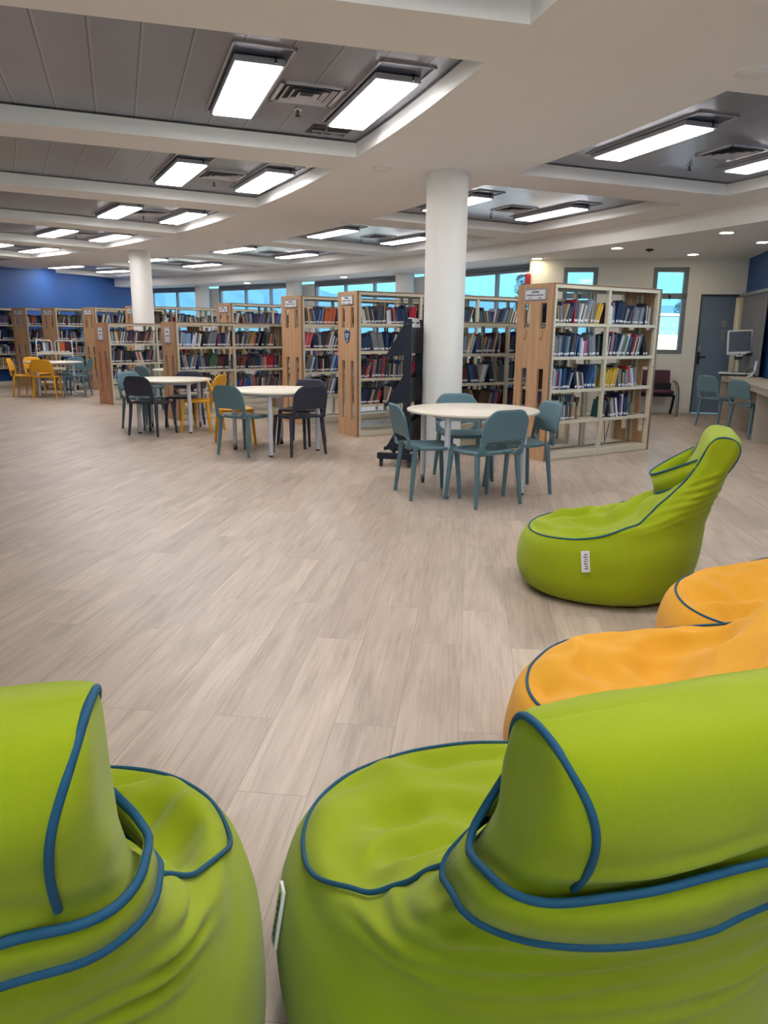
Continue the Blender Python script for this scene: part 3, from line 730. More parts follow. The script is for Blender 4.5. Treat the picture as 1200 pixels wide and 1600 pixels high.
for key, (P, a, n, bl, h) in RANGES.items():
    TM = Matrix.Translation((P[0], P[1], 0)) @ Matrix.Rotation(rad(a), 4, 'Z')
    for bay in range(n):
        for ti in range(1, 5):
            z = TIERS[ti]
            if z > h-.3: continue
            hmax = .31
            for side in ((0,) if key == 'Z' else (0, 1)):
                rng = random.Random('%s%d%d%d' % (key, bay, ti, side))
                fill = FILL.get((key, bay, ti), rng.uniform(.84, .98)) if side == 0 else rng.uniform(.7, .95)
                if key == 'A' and side == 1 and ti == 1: fill = .35
                row = shelf_row(rng, bay*bl+.03, (bay+1)*bl-.03, fill, STYLE.get(key, COMMON), hmax)
                for i, (x, ln, t, hh, d, c) in enumerate(row):
                    if side == 0: Lm = Matrix.Translation((x, .035+rng.uniform(-.008, .012), z+.001))
                    else: Lm = Matrix.Translation((2*bay*bl+bl-x, BW-.035, z+.001)) @ Matrix.Rotation(PI, 4, 'Z')
                    if ln < 0: Lm = Lm @ Matrix.Translation((t*math.cos(ln) if 0 else t, 0, 0)) @ Matrix.Rotation(ln, 4, 'Y') @ Matrix.Translation((-t, 0, 0))
                    elif ln > 0: Lm = Lm @ Matrix.Translation((0, 0, t*math.sin(ln))) @ Matrix.Rotation(ln, 4, 'Y')
                    # leaning towards +x rests on the right bottom edge
                    if (key, bay) in PRI and side == 0 and not (key in 'LF' and ti < 2):
                        IND.append((PRI.index((key, bay)), key, bay, ti, i, len(row), TM @ Lm, t, hh, d, c, ln))
                    else:
                        stuff.T = TM @ Lm; book_geo(stuff, c, t, hh, d)
IND.sort(key=lambda q: (q[0], -q[3], q[4]))
for q in IND[:300]:
    _, key, bay, ti, i, N, T, t, hh, d, c, ln = q
    o = bpy.data.objects.new('book', book_mesh(c)); COL.objects.link(o)
    o.matrix_world = T @ Matrix.Diagonal((t/BT, d/BD, hh/BH, 1))
    st = SHN[ti] if key not in 'LX' else SHN[ti+1]
    lw = 'leaning' if abs(ln) > .1 else 'upright'
    tag(o, '%s %s book, %s from left, %s, %s bay, %s' % (c, lw, num[i], st, ['left', 'next', 'third'][bay], BCN[key]), 'book', 'books on the nearest library shelves')
for q in IND[300:]:
    stuff.T = q[6]; book_geo(stuff, q[10], q[7], q[8], q[9])
stuff.T = None
o = stuff.build('library_books'); tag(o, 'rows of many library books filling the farther bookcases and far shelf sides', 'books', None, 'stuff')
M_bookend = mat('beige_bookend', 'a99f88', .5)
for key, bay, ti, x in (('A', 1, 1, .60), ('A', 0, 1, .49), ('B', 0, 2, .86)):
    P, a, n, bl, h = RANGES[key]
    e = MB(); e.box(0, .1, 0, .12, 0, .003, M_bookend); e.box(0, .003, 0, .12, 0, .15, M_bookend)
    o = recalc(e.build('bookend')); o.matrix_world = Matrix.Translation((P[0], P[1], 0)) @ Matrix.Rotation(rad(a), 4, 'Z') @ Matrix.Translation((bay*bl+.03+x, .05, TIERS[ti]))
    tag(o, 'beige bookend, %s, %s bay, %s' % (SHN[ti], 'left' if bay == 0 else 'right', BCN[key]), 'bookend')

# ------------------------------------------------------------------ chairs
def make_chair(m, name='dining_chair'):
    e = empty('chair', (0, 0, 0))
    # local: faces +y, rear leg line at y=0 on the floor
    # seat: rounded square dish
    b = MB(); n = 36; rings = [(.0, .0), (.35, -.012), (.7, -.006), (.93, .004), (1.0, .0), (1.0, -.022), (.93, -.03), (.5, -.035), (0, -.035)]
    v = []
    for s_, dz in rings:
        for i in range(n):
            t = 2*PI*i/n; p = 3.4; cx = math.copysign(abs(math.cos(t))**(2/p), math.cos(t)); cy = math.copysign(abs(math.sin(t))**(2/p), math.sin(t))
            wx = .225 - .012*cy
            v.append((cx*wx*max(s_, .001), .245+cy*.215*max(s_, .001), .455+dz+(.008*max(0, -cy)*s_)))
    f = [(k*n+i, k*n+(i+1) % n, (k+1)*n+(i+1) % n, (k+1)*n+i) for k in range(len(rings)-1) for i in range(n)]
    b.add(v, f, m, True); recalc(b.build('seat', e))
    # backrest: shield with lower opening
    b = MB(); N = 28; hw = .225
    def off(x, z): return .05 - .085*((z-.44)/.37)**1.0 - .055 + .32*(x*x)*(.55+.45*min(1, (z-.44)/.2))
    top = lambda x: .815 - (.0 if abs(x) < .08 else .105*((abs(x)-.08)/(hw-.08))**2.8)
    lowz = lambda x: .548
    def strip(x0, x1, zf0, zf1, nx, nz):
        v = []
        for i in range(nx+1):
            x = x0+(x1-x0)*i/nx; a, c = zf0(x), zf1(x)
            for j in range(nz+1):
                z = a+(c-a)*j/nz; v.append((x, off(x, z), z))
        K = len(v); v += [(x, y-.016, z) for x, y, z in v]
        f = []
        for i in range(nx):
            for j in range(nz):
                q = (i*(nz+1)+j, (i+1)*(nz+1)+j, (i+1)*(nz+1)+j+1, i*(nz+1)+j+1); f += [q, tuple(K+w for w in reversed(q))]
        bd = [(i*(nz+1), (i+1)*(nz+1)) for i in range(nx)] + [((i+1)*(nz+1)+nz, i*(nz+1)+nz) for i in range(nx)] + [(j+1, j) for j in range(nz)] + [(nx*(nz+1)+j, nx*(nz+1)+j+1) for j in range(nz)]
        f += [(c, a, K+a, K+c) for a, c in bd]
        b.add(v, f, m, True)
    strip(-hw, hw, lowz, top, 28, 10)
    for s in (-1, 1):
        strip(*sorted((s*.185, s*hw)), lambda x: .44, lambda x: .549, 4, 4)
        # flared foot of the opening, running into the seat
        strip(*sorted((s*.10, s*.185)), lambda x: .44, lambda x: .455+.05*((abs(x)-.10)/.085)**2, 5, 2)
        strip(*sorted((s*.155, s*.185)), lambda x: .548-.02*((abs(x)-.155)/.03)**2, lambda x: .549, 4, 1)
    # rounded lower corners of the opening
    recalc(b.build('backrest', e))
    for sx in (-1, 1):
        b = MB(); b.tube([(sx*.205, .045, .46), (sx*.212, .03, .3), (sx*.235, 0, .0)], [.025, .022, .016], m, 10); recalc(b.build('leg', e))
        b = MB(); b.tube([(sx*.195, .42, .45), (sx*.205, .43, .3), (sx*.225, .455, 0)], [.024, .021, .016], m, 10); recalc(b.build('leg', e))
    return e
proto = {}
def chair(x, y, heading, kind, label, group=None):
    m = {'teal': M_teal, 'dark': M_char, 'yellow': M_yel}[kind]
    if kind not in proto: proto[kind] = o = make_chair(m)
    else: o = copy_tree(proto[kind])
    o.location = (x, y, 0); o.rotation_euler = (0, 0, rad(heading-90)); tag(o, label, 'chair', group); return o
G1 = 'plastic chairs round the tables'
chair(.955, 6.03, 120, 'teal', 'grey-teal plastic chair seen from behind, in front of the near round table', G1)
chair(.165, 6.44, 16, 'teal', 'grey-teal plastic chair at the left side of the near round table', G1)
chair(1.44, 6.78, 195, 'teal', 'grey-teal plastic chair at the right side of the near round table', G1)
chair(.74, 7.52, 282, 'teal', 'grey-teal plastic chair behind the near round table, against the column', G1)
chair(-.885, 8.59, 127.6, 'dark', 'charcoal plastic chair at the front right of the middle table', G1)
chair(-1.755, 8.515, 59, 'teal', 'grey-teal plastic chair at the front left of the middle table', G1)
chair(-2.14, 9.42, 18, 'yellow', 'yellow plastic chair at the left of the middle table, behind a teal one', G1)
chair(-1.0, 9.76, 250, 'dark', 'charcoal plastic chair behind the middle table, below the bookcase end', G1)
chair(-3.31, 10.12, 70.5, 'dark', 'charcoal plastic chair seen from behind at the left round table', G1)
chair(-3.76, 11.14, 330, 'teal', 'grey-teal plastic chair at the left end of the left round table', G1)
chair(-2.40, 10.63, 168, 'yellow', 'yellow plastic chair at the right side of the left round table', G1)
chair(-3.03, 11.5, 268, 'dark', 'charcoal plastic chair behind the left round table', G1)
chair(-4.2, 13.15, 50, 'teal', 'grey-teal plastic chair at the half hidden table between the low bookcases', G1)
chair(-7.15, 15.68, 97, 'yellow', 'yellow plastic chair seen from behind at the far left table', G1)
chair(-8.0, 16.2, 12, 'yellow', 'yellow plastic chair at the left edge of the picture, side on', G1)
chair(-7.95, 17.05, 325, 'yellow', 'yellow plastic chair mostly hidden behind the leftmost yellow chair', G1)
chair(-6.46, 16.3, 185, 'teal', 'grey-teal plastic chair at the right side of the far left table', G1)
chair(-7.1, 17.2, 262, 'teal', 'grey-teal plastic chair behind the far left table, before the trolley', G1)
chair(5.08, 11.72, 20, 'teal', 'grey-teal plastic chair at the monitor desk, nearer the door')
chair(5.05, 10.6, 14, 'teal', 'grey-teal plastic chair at the monitor desk, nearer the right edge')

# ------------------------------------------------------------------ tables
M_caster = mat('black_caster_rubber', '1b1c22', .5)
def make_table():
    e = empty('round_table', (0, 0, 0))
    b = MB(); b.lathe([(.0005, .715), (.57, .715), (.597, .717), (.6, .722), (.6, .735), (.597, .74), (.0005, .74)], M_tabletop, 64); recalc(b.build('table_top', e))
    b = MB(); s = .355
    for q in ((-s, s, -s-.02, -s+.02), (-s, s, s-.02, s+.02), (-s-.02, -s+.02, -s, s), (s-.02, s+.02, -s, s)): b.box(*q, .675, .715, M_tableleg)
    recalc(b.build('under_frame', e))
    for i, (sx, sy) in enumerate(((-1, -1), (1, -1), (1, 1), (-1, 1))):
        cast = i >= 2
        b = MB(); z0 = .085 if cast else .02
        b.cyl((sx*s, sy*s, z0), (sx*s, sy*s, .70), .0265, .0265, M_tableleg, 20); lg = b.build('leg', e)
        if not cast:
            b = MB(); b.cyl((sx*s, sy*s, 0), (sx*s, sy*s, .02), .022, .024, M_dark, 16); b.build('foot', lg)
        else:
            b = MB(); b.cyl((sx*s-.008, sy*s, .03), (sx*s+.008, sy*s, .03), .03, .03, M_caster, 20); b.cyl((sx*s, sy*s, .055), (sx*s, sy*s, .085), .02, .022, M_alu, 14); b.box(sx*s-.016, sx*s+.016, sy*s-.012, sy*s+.03, .03, .062, M_alu, .003); recalc(b.build('caster', lg))
    return e
tp = None
for x, y, rz, l in ((.80, 6.78, 14, 'round cream table on white legs nearest the camera, in front of the column'), (-1.32, 8.98, 46, 'round cream table in the middle with one yellow chair at its left'),
                    (-3.12, 10.8, 3, 'round cream table on the left, between charcoal and yellow chairs'), (-3.6, 13.65, 20, 'round cream table half hidden behind the low bookcase end'), (-7.25, 16.45, 30, 'round cream table at the far left between yellow and teal chairs')):
    o = make_table() if tp is None else copy_tree(tp)
    tp = tp or o
    o.location = (x, y, 0); o.rotation_euler = (0, 0, rad(rz)); tag(o, l, 'table', 'round cream tables')

# ------------------------------------------------------------------ black display rack beside the column
RKT = Matrix.Translation((.235, 7.86, 0)) @ Matrix.Rotation(rad(-14.5), 4, 'Z')
e = empty('display_rack', (.235, 7.86, 0), rad(-14.5)); tag(e, 'black wheeled display rack with slanted shelves standing behind the column', 'display rack')
RLn = .58      # local +y runs away from the camera, slanted shelves hang on the -x side
for k, y in enumerate((0, RLn)):
    b = MB(); b.box(-.045, .035, y-.02, y+.02, .15, 1.55, M_black, .004); b.cyl((-.005, y-.024, 1.5), (-.005, y-.02, 1.5), .006, .006, M_alu, 8); recalc(b.build('post', e))
    b = MB(); b.box(-.32, .06, y-.025, y+.025, .085, .15, M_black, .004); ft = recalc(b.build('foot_bar', e))
    for x in (-.28, .03):
        b = MB(); b.cyl((x-.012, y, .03), (x+.012, y, .03), .03, .03, M_caster, 16); b.box(x-.018, x+.018, y-.015, y+.015, .04, .085, M_dark, .003); recalc(b.build('caster', ft))
for z0, z1 in ((1.17, 1.5), (.66, .98), (.19, .52)):
    w = .235
    for y in (.0, RLn-.012):
        b = MB(); v = [(-.045, y, z1), (-w, y, z0+.01), (-w-.02, y, z0-.015), (-.045, y, z0+.03)]
        b.add(v + [(x, yq+.012, z) for x, yq, z in v], [(0, 1, 2, 3), (7, 6, 5, 4), (0, 4, 5, 1), (1, 5, 6, 2), (2, 6, 7, 3), (3, 7, 4, 0)], M_black); recalc(b.build('side_bracket', e))
    b = MB(); v = [(-.04, .012, z1), (-w, .012, z0), (-w, RLn-.012, z0), (-.04, RLn-.012, z1)]
    b.add(v + [(x+.006, y, z+.004) for x, y, z in v], [(0, 1, 2, 3), (7, 6, 5, 4), (0, 4, 5, 1), (1, 5, 6, 2), (2, 6, 7, 3), (3, 7, 4, 0)], M_silver)
    b.box(-w-.02, -w, .012, RLn-.012, z0-.01, z0+.02, M_black); recalc(b.build('slanted_shelf', e))
    b = MB(); b.box(.0, .03, .02, RLn-.02, z0+.03, z1-.04, M_black); recalc(b.build('back_plate', e))
for i, (yy, c) in enumerate(((.05, 'white'), (.30, 'cream'))):
    b = MB(); b.box(0, .016, 0, .23, 0, .10, BM[c]); b.box(.016, .0175, .005, .225, .005, .095, M_paper); b.box(.0175, .0185, .05, .18, .04, .06, M_ink)
    o = recalc(b.build('picture_book')); o.matrix_world = RKT @ Matrix.Translation((.0, yy, 1.462)) @ Matrix.Rotation(rad(-12), 4, 'Y')
    tag(o, 'pale picture book %s on top of the black display rack' % ('nearer the camera' if i == 0 else 'farther back'), 'book')

# ------------------------------------------------------------------ cream book trolley, far left
e = empty('book_trolley', (-7.85, 18.1, 0), rad(8)); tag(e, 'cream metal book trolley on wheels behind the far left table', 'trolley')
for x in (-.4, .4):
    b = MB(); b.tube([(x-.0, -.2, .1), (x, -.2, 1.14), (x, -.16, 1.19), (x, .16, 1.19), (x, .2, 1.14), (x, .2, .1)], .013, M_cart, 8); b.tube([(x, -.2, .98), (x, .2, .98)], .009, M_cart, 6); recalc(b.build('end_frame', e))
b = MB(); b.tube([(-.4, -.2, .1), (-.4, -.2, 1.12), (-.36, -.2, 1.17), (-.1, -.2, 1.17), (-.06, -.2, 1.12), (-.06, -.2, .87)], .012, M_cart, 8)
b.tube([(.4, -.2, .1), (.4, -.2, 1.12), (.36, -.2, 1.17), (.06, -.2, 1.17), (.02, -.2, 1.12), (.02, -.2, .5)], .012, M_cart, 8); recalc(b.build('front_frame', e))
for z in (.87, .52, .2):
    b = MB(); b.box(-.4, .4, -.19, .0, z, z+.012, M_cart); b.box(-.4, .4, 0, .19, z, z+.012, M_cart); b.box(-.4, .4, -.2, -.185, z-.02, z+.03, M_cart); recalc(b.build('shelf', e))
for x in (-.36, .36):
    for y in (-.18, .18):
        b = MB(); b.cyl((x-.012, y, .05), (x+.012, y, .05), .05, .05, M_caster, 16); b.cyl((x-.014, y, .05), (x+.014, y, .05), .025, .025, M_alu, 12); b.box(x-.02, x+.02, y-.015, y+.015, .06, .11, M_alu); recalc(b.build('wheel', e))
TT = Matrix.Translation((-7.85, 18.1, 0)) @ Matrix.Rotation(rad(8), 4, 'Z')
x = -.33
for i, (c, t) in enumerate((('black', .05), ('white', .06), ('pale blue', .05), ('maroon', .06), ('grey', .05), ('brown', .05), ('cream', .05), ('orange', .1), ('maroon', .09))):
    o = bpy.data.objects.new('book', book_mesh(c)); COL.objects.link(o)
    o.matrix_world = TT @ Matrix.Translation((x, -.17, .884)) @ Matrix.Diagonal((t/BT, 1, 1.02, 1)); x += t + .012
    tag(o, '%s book, %s from the left on the cream trolley top shelf' % (c, num[i]), 'book', 'books on the cream trolley')

# ------------------------------------------------------------------ desk, monitor and things by the right wall
DT = Matrix.Translation((5.72, 12.85, 0)) @ Matrix(((-.268, .963, 0, 0), (-.963, -.268, 0, 0), (0, 0, 1, 0), (0, 0, 0, 1)))
M_desk = mat('pale_grey_wood_laminate', 'b5aa9c', .45, vary=(5, .05)); M_desk2 = mat('taupe_desk_panel', '93857a', .5, vary=(5, .05))
e = empty('desk', (5.72, 12.85, 0), math.atan2(-.963, -.268)); tag(e, 'long pale desk along the right wall holding a monitor', 'desk')
# local +x along the wall towards the camera, local +y must point to the wall (left of +x is... -> y sign)
sgn = 1 if (Matrix.Rotation(math.atan2(-.963, -.268), 4, 'Z') @ Vector((0, 1, 0))).dot(Vector((.963, -.268, 0))) > 0 else -1
def dbox(b, x0, x1, y0, y1, z0, z1, m, bev=0): b.box(x0, x1, min(sgn*y0, sgn*y1), max(sgn*y0, sgn*y1), z0, z1, m, bev)
b = MB(); dbox(b, 0, 4.6, 0, .45, .755, .785, M_desk, .003); recalc(b.build('desk_top', e))
b = MB(); dbox(b, .02, .05, .02, .43, 0, .755, M_desk); recalc(b.build('end_panel', e))
b = MB(); dbox(b, .05, 4.55, .36, .38, .0, .755, M_desk2); recalc(b.build('modesty_panel', e))
b = MB(); dbox(b, .05, 4.55, .02, .04, .68, .755, M_desk); recalc(b.build('apron', e))
for x in (1.3, 2.9): 
    b = MB(); dbox(b, x, x+.03, .05, .36, 0, .755, M_desk); recalc(b.build('divider', e))
# monitor
e = empty('monitor', (5.82, 12.46, .785), rad(200)); tag(e, 'square white-framed monitor with dark screen on a tilting arm', 'monitor')
b = MB(); b.T = Matrix.Rotation(rad(-8), 4, 'X')
M_mon = mat('monitor_white_plastic', 'c9ccd6', .4)
e.rotation_euler = (0, 0, rad(-20))
b.T = Matrix.Translation((0, 0, .33)) @ Matrix.Rotation(rad(-7), 4, 'X') @ Matrix.Rotation(rad(-3), 4, 'Y')
b.box(-.19, .19, 0, .04, 0, .40, M_mon, .012); b.box(-.05, .05, -.004, .04, -.03, .0, M_mon, .006); recalc(b.build('bezel', e))
b2 = MB(); b2.T = b.T; b2.box(-.165, .165, -.004, .001, .05, .375, M_screen); b2.box(-.02, .02, -.004, 0, -.005, .015, M_dark); recalc(b2.build('screen', e))
b = MB(); b.cyl((0, .12, .0), (0, .12, .30), .035, .035, M_pipe, 18); b.box(-.14, .14, .02, .16, .0, .02, M_mon, .005); b.box(-.06, .06, .03, .13, .25, .31, M_dark, .004); recalc(b.build('stand', e))
b = MB(); b.tube([(.14, .06, .62), (.22, -.02, .5), (.24, -.1, .42)], .022, M_alu, 10); b.tube([(.16, .07, .56), (.2, .03, .4)], .008, M_dark, 8); b.tube([(.05, .1, .33), (.26, -.17, .36)], .022, M_black, 10); recalc(b.build('arm', e))
def on_desk(x, y, z): return DT @ Vector((x, y, z))
e = empty('document_scanner', on_desk(.62, .2, .785), rad(-25)); tag(e, 'flat white and black scanner bed lying on the desk below the monitor', 'scanner')
b = MB(); b.box(-.3, .26, -.13, .13, 0, .025, M_dark, .006); recalc(b.build('base_plate', e))
b = MB(); b.box(-.32, .24, -.12, .12, .025, .055, M_mon, .01); recalc(b.build('tray', e)); b = MB(); b.box(-.14, .22, -.1, .11, .055, .06, M_dark, .002); recalc(b.build('glass_bed', e))
e = empty('magnifier_arm', on_desk(1.0, .3, .785), 0); tag(e, 'white curved arm with black cable at the right end of the scanner', 'reading magnifier')
b = MB(); b.tube([(-.06, 0, 0), (0, 0, .02), (.05, 0, .12), (.06, 0, .25)], .022, M_mon, 10); recalc(b.build('arm', e)); b = MB(); b.tube([(-.1, 0, .01), (-.06, 0, .1), (0, 0, .14), (.03, -.02, .05)], .006, M_dark, 6); b.build('cable', e)
# pale round duct in the corner
b = MB(); b.lathe([(.0005, 0), (.08, 0), (.08, 2.06), (.0005, 2.06)], M_pipe, 28); o = recalc(b.build('round_duct')); o.location = (6.17, 13.38, 0); tag(o, 'pale upright round duct in the corner beside the grey curtain', 'duct')
# curtain and rail on the right wall
e = empty('curtain', RA + RWD*.35 + Vector((-.9717, .236, 0))*.1, math.atan2(RWD.y, RWD.x)); tag(e, 'grey pleated curtain hanging on the right wall from a pale rail', 'curtain')
b = MB(); v = []; n = 90
for i in range(n+1):
    x = 1.75*i/n; y = .035*math.sin(i*PI/4.5); v += [(x, y, .80), (x, y, 2.08)]
v2 = [(x, y+.006, z) for x, y, z in v]; K = len(v)
b.add(v + v2, [(2*i, 2*i+2, 2*i+3, 2*i+1) for i in range(n)] + [(K+2*i+1, K+2*i+3, K+2*i+2, K+2*i) for i in range(n)], M_curtain, True); b.build('cloth', e)
b = MB(); b.box(-.15, 8, -.04, .04, 2.08, 2.13, M_frame); recalc(b.build('rail', e))
# bench by the white wall
e = empty('bench', WT @ Vector((1.45, -.42, 0)), math.atan2(WR[1]-WL[1], WR[0]-WL[0])); tag(e, 'waiting bench with maroon pads and grey arched arms under the casement window', 'bench')
M_arm = mat('grey_metal_arm', '6d737a', .35, metal=.5)
for k in (0, 1):
    b = MB(); b.box(.02+k*.6, .58+k*.6, -.22, .16, .4, .45, M_purple, .015); recalc(b.build('seat_pad', e)); b = MB(); b.T = Matrix.Translation((0, .2, .52)) @ Matrix.Rotation(rad(-8), 4, 'X'); b.box(.02+k*.6, .58+k*.6, 0, .05, 0, .28, M_purple, .015); recalc(b.build('back_pad', e))
b = MB(); b.box(0, 1.2, -.05, .05, .33, .40, M_dark); b.box(0, 1.2, .17, .2, .4, .56, M_dark); recalc(b.build('beam', e))
for x in (-.03, 1.23):
    b = MB(); b.tube([(x, -.3, 0), (x, -.29, .3), (x, -.22, .5), (x, -.08, .58), (x, .12, .6)], [.025, .026, .028, .026, .02], M_arm, 10); recalc(b.build('arm', e))
    b = MB(); b.tube([(x, .2, .0), (x, .08, .15), (x, .0, .36)], .025, M_dark, 10); recalc(b.build('leg', e))

# ------------------------------------------------------------------ bean bags
#          front x,z      back x,z      half width, exponent
LV = [(.26, .0, -.24, .0, .26, 2.1), (.42, .02, -.36, .02, .385, 2.2), (.48, .10, -.43, .09, .43, 2.3), (.49, .20, -.465, .20, .435, 2.3), (.468, .29, -.48, .31, .42, 2.3),
      (.425, .335, -.485, .40, .39, 2.3), (.34, .352, -.495, .47, .372, 2.3), (.20, .350, -.51, .54, .352, 2.35), (.06, .362, -.525, .60, .33, 2.4), (-.04, .42, -.545, .66, .31, 2.5),
      (-.145, .49, -.56, .70, .29, 2.7), (-.245, .58, -.58, .75, .275, 3.0), (-.33, .67, -.595, .795, .265, 3.6), (-.39, .765, -.605, .84, .262, 4.5), (-.42, .84, -.60, .88, .262, 5.5), (-.445, .89, -.575, .912, .26, 6), (-.475, .918, -.52, .922, .255, 6)]
NL = len(LV)-1
def lv(s):
    s = max(0, min(NL, s)); i = min(int(s), NL-1); t = s-i
    P = [LV[max(0, min(NL, i+k))] for k in (-1, 0, 1, 2)]; out = []
    for q in range(6):
        p0, p1, p2, p3 = (p[q] for p in P)
        out.append(.5*((2*p1)+(-p0+p2)*t+(2*p0-5*p1+4*p2-p3)*t*t+(-p0+3*p1-3*p2+p3)*t**3))
    return out
def bag_pt(s, phi, off=0.0):
    fx, fz, bx, bz, w, p = lv(s)
    c, n_ = math.cos(phi), math.sin(phi)
    u = math.copysign(abs(c)**(2/p), c); v = math.copysign(abs(n_)**(2/p), n_)
    mx, mz = (fx+bx)/2, (fz+bz)/2; hx, hz = (fx-bx)/2, (fz-bz)/2
    # seat dishes between the arms
    z = mz+hz*u; x = mx+hx*u; y = w*v
    return Vector((x, y, z))
def bag_n(s, phi):
    e = .02
    a = bag_pt(min(NL, s+e), phi)-bag_pt(max(0, s-e), phi); c = bag_pt(s, phi+e)-bag_pt(s, phi-e)
    n_ = c.cross(a); return n_.normalized() if n_.length > 1e-9 else Vector((0, 0, 1))
def sm(a, b, x): t = max(0, min(1, (x-a)/(b-a))); return t*t*(3-2*t)
def bag_disp(s, phi, seed, amp=1.0):
    p = bag_pt(s, phi); ph = abs((phi+PI) % (2*PI)-PI)
    o = Vector((seed*7.3, seed*3.1, seed*5.7))
    seat = sm(4.9, 5.8, s)*(1-sm(9.5, 11.5, s))*(1-sm(.85, 1.25, ph))
    q = Vector((p.x*5, p.y*4, p.z*3))+o
    rd = 1-abs(noise.noise(q + Vector((noise.noise(q*.8), noise.noise(q*.8+Vector((9, 0, 0))), 0))*.9))*2
    d = seat*max(-.04, .066*(rd-.62) + .024*noise.noise(q*.55) + .017*(abs(noise.noise(q*1.9))*-2+.5) - .022*math.exp(-((p.x-.12)**2+p.y**2)/.03))
    # fine creases over the whole cloth
    q2 = Vector((p.x*9, p.y*9, p.z*16))+o
    d += .0035*noise.noise(q2)*sm(.5, 3, s)
    # stacked folds round the back and neck
    fold = sm(5, 7, s)*(1-sm(11.3, 12.3, s))*sm(.9, 1.6, ph)
    zz = (p.z+.45*p.x)*160 + 5.0*noise.noise(Vector((p.x*4, p.y*4, p.z*5))+o)
    m_ = .35+.65*max(0, noise.noise(Vector((p.x*3, p.y*3, p.z*7))+o*2)+.35)
    d += fold*.0085*math.sin(zz)*m_*m_*1.5 + fold*.010*noise.noise(Vector((p.x*3, p.y*3, p.z*14))+o)
    # head: soft dents
    d += sm(12, 13, s)*.006*noise.noise(Vector((p.x*7, p.y*7, p.z*7))+o)
    # gathered folds low on the side
    low = sm(.4, 1.2, s)*(1-sm(1.8, 3.0, s))
    d += low*.003*math.sin(phi*34+3*noise.noise(Vector((phi*3, s, seed))))*max(0, noise.noise(Vector((phi*2, 1, seed)))+.3)
    return d*amp
def bag_surf(s, phi, seed, off=0.0): return bag_pt(s, phi) + bag_n(s, phi)*(bag_disp(s, phi, seed)+off)
SCP = [(4.9, 0), (4.9, .5), (4.95, .95), (5.2, 1.33), (6.0, 1.5), (7.5, 1.42), (9.2, 1.2), (11, .95), (12.5, .82), (13.5, .785)]
def seam_curve(side):
    """list of (s, phi) from the front centre of the rim up the side, round the end disc of the head, down to the strap"""
    out = []; n = len(SCP)-1
    for k in range(141):
        x = k/140*n; i = min(int(x), n-1); t = x-i; Q = [SCP[max(0, min(n, i+d))] for d in (-1, 0, 1, 2)]
        out.append(tuple(.5*((2*Q[1][c])+(-Q[0][c]+Q[2][c])*t+(2*Q[0][c]-5*Q[1][c]+4*Q[2][c]-Q[3][c])*t*t+(-Q[0][c]+3*Q[1][c]-3*Q[2][c]+Q[3][c])*t**3) for c in (0, 1)))
    for i in range(1, 31): t = i/30; out.append((13.5+2.3*math.sin(PI*t), PI/4+(PI/2)*t))
    for i in range(1, 15): t = i/14; out.append((13.5-2.4*t, 3*PI/4))
    return [(s, side*a) for s, a in out]
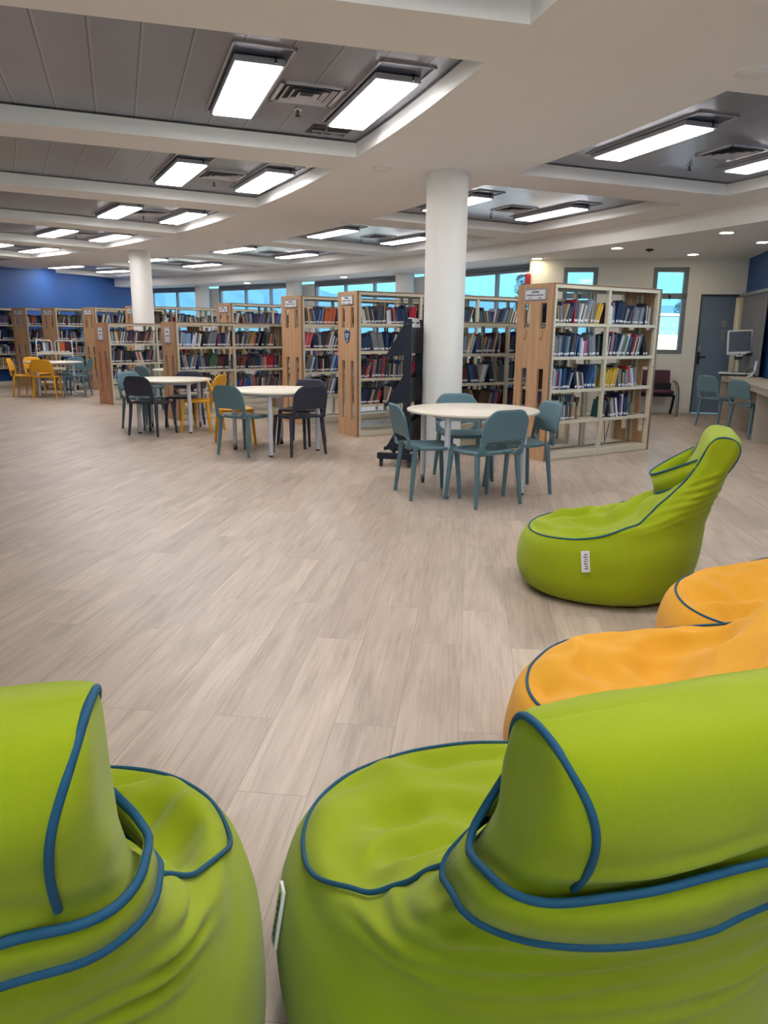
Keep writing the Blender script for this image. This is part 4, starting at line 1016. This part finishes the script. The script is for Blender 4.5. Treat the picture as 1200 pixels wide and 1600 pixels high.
def bean_bag(x, y, heading, m, seed, label, strap='back', group='bean bag chairs', tag_label=True, sx=1.0, sz=1.0, sy=None):
    e = empty('bean_bag_chair', (x, y, 0), rad(heading)); e.scale = (sx, (1.06 if seed == 1 else 1)*sx, sz); tag(e, label, 'bean bag chair', group)
    ns, nph = 190, 180; v = []; f = []
    for i in range(ns+1):
        s = NL*i/ns
        for j in range(nph):
            phi = 2*PI*j/nph
            v.append(bag_surf(s, phi, seed))
    for _ in range(4):      # ease out sharp points
        w = v[:]
        for i in range(1, ns):
            for j in range(nph):
                w[i*nph+j] = v[i*nph+j]*.4 + (v[(i-1)*nph+j]+v[(i+1)*nph+j]+v[i*nph+(j+1) % nph]+v[i*nph+(j-1) % nph])*.15
        v = w
    for i in range(ns):
        for j in range(nph): f.append((i*nph+j, i*nph+(j+1) % nph, (i+1)*nph+(j+1) % nph, (i+1)*nph+j))
    f.append(tuple(reversed(range(nph)))); k = ns*nph; f.append(tuple(k+j for j in range(nph)))
    b = MB(); b.add(v, f, m, True); body = recalc(b.build('cover', e))
    for sd in (1, -1):
        b = MB(); pts = [bag_surf(s, a, seed, .002+.006*sm(5, 5.6, s)*(1-sm(8, 9, s))) for s, a in seam_curve(sd)]
        for _ in range(14):
            pts = [pts[0]] + [(pts[i-1]+pts[i]*2+pts[i+1])*.25 for i in range(1, len(pts)-1)] + [pts[-1]]
        b.tube(pts, .0045, M_pipinG, 8); recalc(b.build('piping', e))
    # strap from one front head seam to the other
    N = 60; cl = []; W_ = .047 if strap == 'back' else .052
    p_a = bag_surf(12.9, PI/4, seed, .004); p_b = bag_surf(12.9, -PI/4, seed, .004)
    b = MB(); up = []; lo = []
    for i in range(N+1):
        t = i/N
        if strap == 'back':
            a = PI/4 + (1.5*PI)*t; k_ = math.sin(PI*t)
            sc_ = 12.75 - 2.6*(k_**.8)
            wv = .0 if seed != 2 else .004*math.sin(t*9)
            p = bag_surf(sc_, a, seed, .011+wv); q = bag_surf(sc_+.9, a, seed, .011+wv)-bag_surf(sc_-.9, a, seed, .011+wv); q.normalize()
            if seed == 2: # twisted, narrower
                q = (q + Vector((0, 0, .3))).normalized(); Wd = W_*(.55+.4*abs(math.cos(t*2.2)))
            else: Wd = W_
            up.append(p+q*Wd); lo.append(p-q*Wd)
        else:
            yy = p_a.y*(1-2*t); k_ = 1-abs(1-2*t)**2.6
            base = Vector((p_a.x + .19*k_, yy, p_a.z-.02 - .12*k_))
            q = Vector((.35*k_-.05, 0, .93)).normalized(); up.append(base+q*W_); lo.append(base-q*W_)
    v = up+lo; nrm = []
    K = N+1
    vv = v[:]
    cen = Vector((-.42, 0, .75))
    vo = [p + (Vector((p.x-cen.x, p.y, 0)).normalized())*.006 for p in v]
    vv += vo
    f = []
    for i in range(N):
        f += [(i, i+1, K+i+1, K+i), (2*K+i, 3*K+i, 3*K+i+1, 2*K+i+1), (i, 2*K+i, 2*K+i+1, i+1), (K+i, K+i+1, 3*K+i+1, 3*K+i)]
    f += [(0, K, 3*K, 2*K), (N, 2*K+N, 3*K+N, K+N)]
    b.add(vv, f, m, True); st = recalc(b.build('strap', e))
    for pts in (vo[:K], vo[K:]):
        b = MB(); b.tube(pts, .0052, M_pipinG, 8); recalc(b.build('piping', st))
    if tag_label:
        b = MB(); p0 = bag_surf(3.6, 1.45, seed, .004); n_ = bag_n(3.6, 1.45)
        tx = Vector((1, 0, 0)); tx = (tx-n_*tx.dot(n_)).normalized(); tz = (Vector((0, 0, 1))-n_*n_.z).normalized()
        B = Matrix(((tx.x, n_.x, tz.x, p0.x), (tx.y, n_.y, tz.y, p0.y), (tx.z, n_.z, tz.z, p0.z), (0, 0, 0, 1)))
        b.T = B @ Matrix.Rotation(rad(8), 4, 'Y'); b.box(-.021, .021, -.001, .005, -.055, .055, M_paper, .001)
        for q in range(7):
            r = random.Random(q+seed); z = -.04+q*.012; b.box(-.004+r.uniform(-.004, .002), .004+r.uniform(-.002, .005), .005, .0058, z, z+.006, M_ink)
        b.tube([(-.012, .006, -.045), (-.008, .006, -.01), (-.012, .006, .02), (-.006, .006, .045)], .0012, M_ink, 5)
        recalc(b.build('fabric_tag', e, 'white woven tag with black script'))
    return e
BAGS = [
    (.264, 1.301, 108.2, 1.014, 1.083, M_green, 1, 'large lime green bean bag chair filling the lower right corner, strap behind its head', 'back'),
    (-.681, 1.123, 104, 1.063, 1.145, M_green, 2, 'lime green bean bag chair at the lower left corner, strap twisted round its head', 'back'),
    (1.27, 4.05, 160, 1.02, 1.0, M_green, 3, 'farthest lime green bean bag chair, white tag on its side, strap hanging in front', 'front'),
    (.90, 2.05, 158, 1.05, 1.05, M_yellow, 4, 'golden yellow bean bag chair directly behind the large green one', 'back'),
    (1.67, 2.83, 172, 1.05, 1.05, M_yellow, 5, 'golden yellow bean bag chair cut off at the right edge, only its seat showing', 'back'),
]
for x, y, h, sx, sz, m, sd, l, st in BAGS: bean_bag(x, y, h, m, sd, l, st, sx=sx, sz=sz)
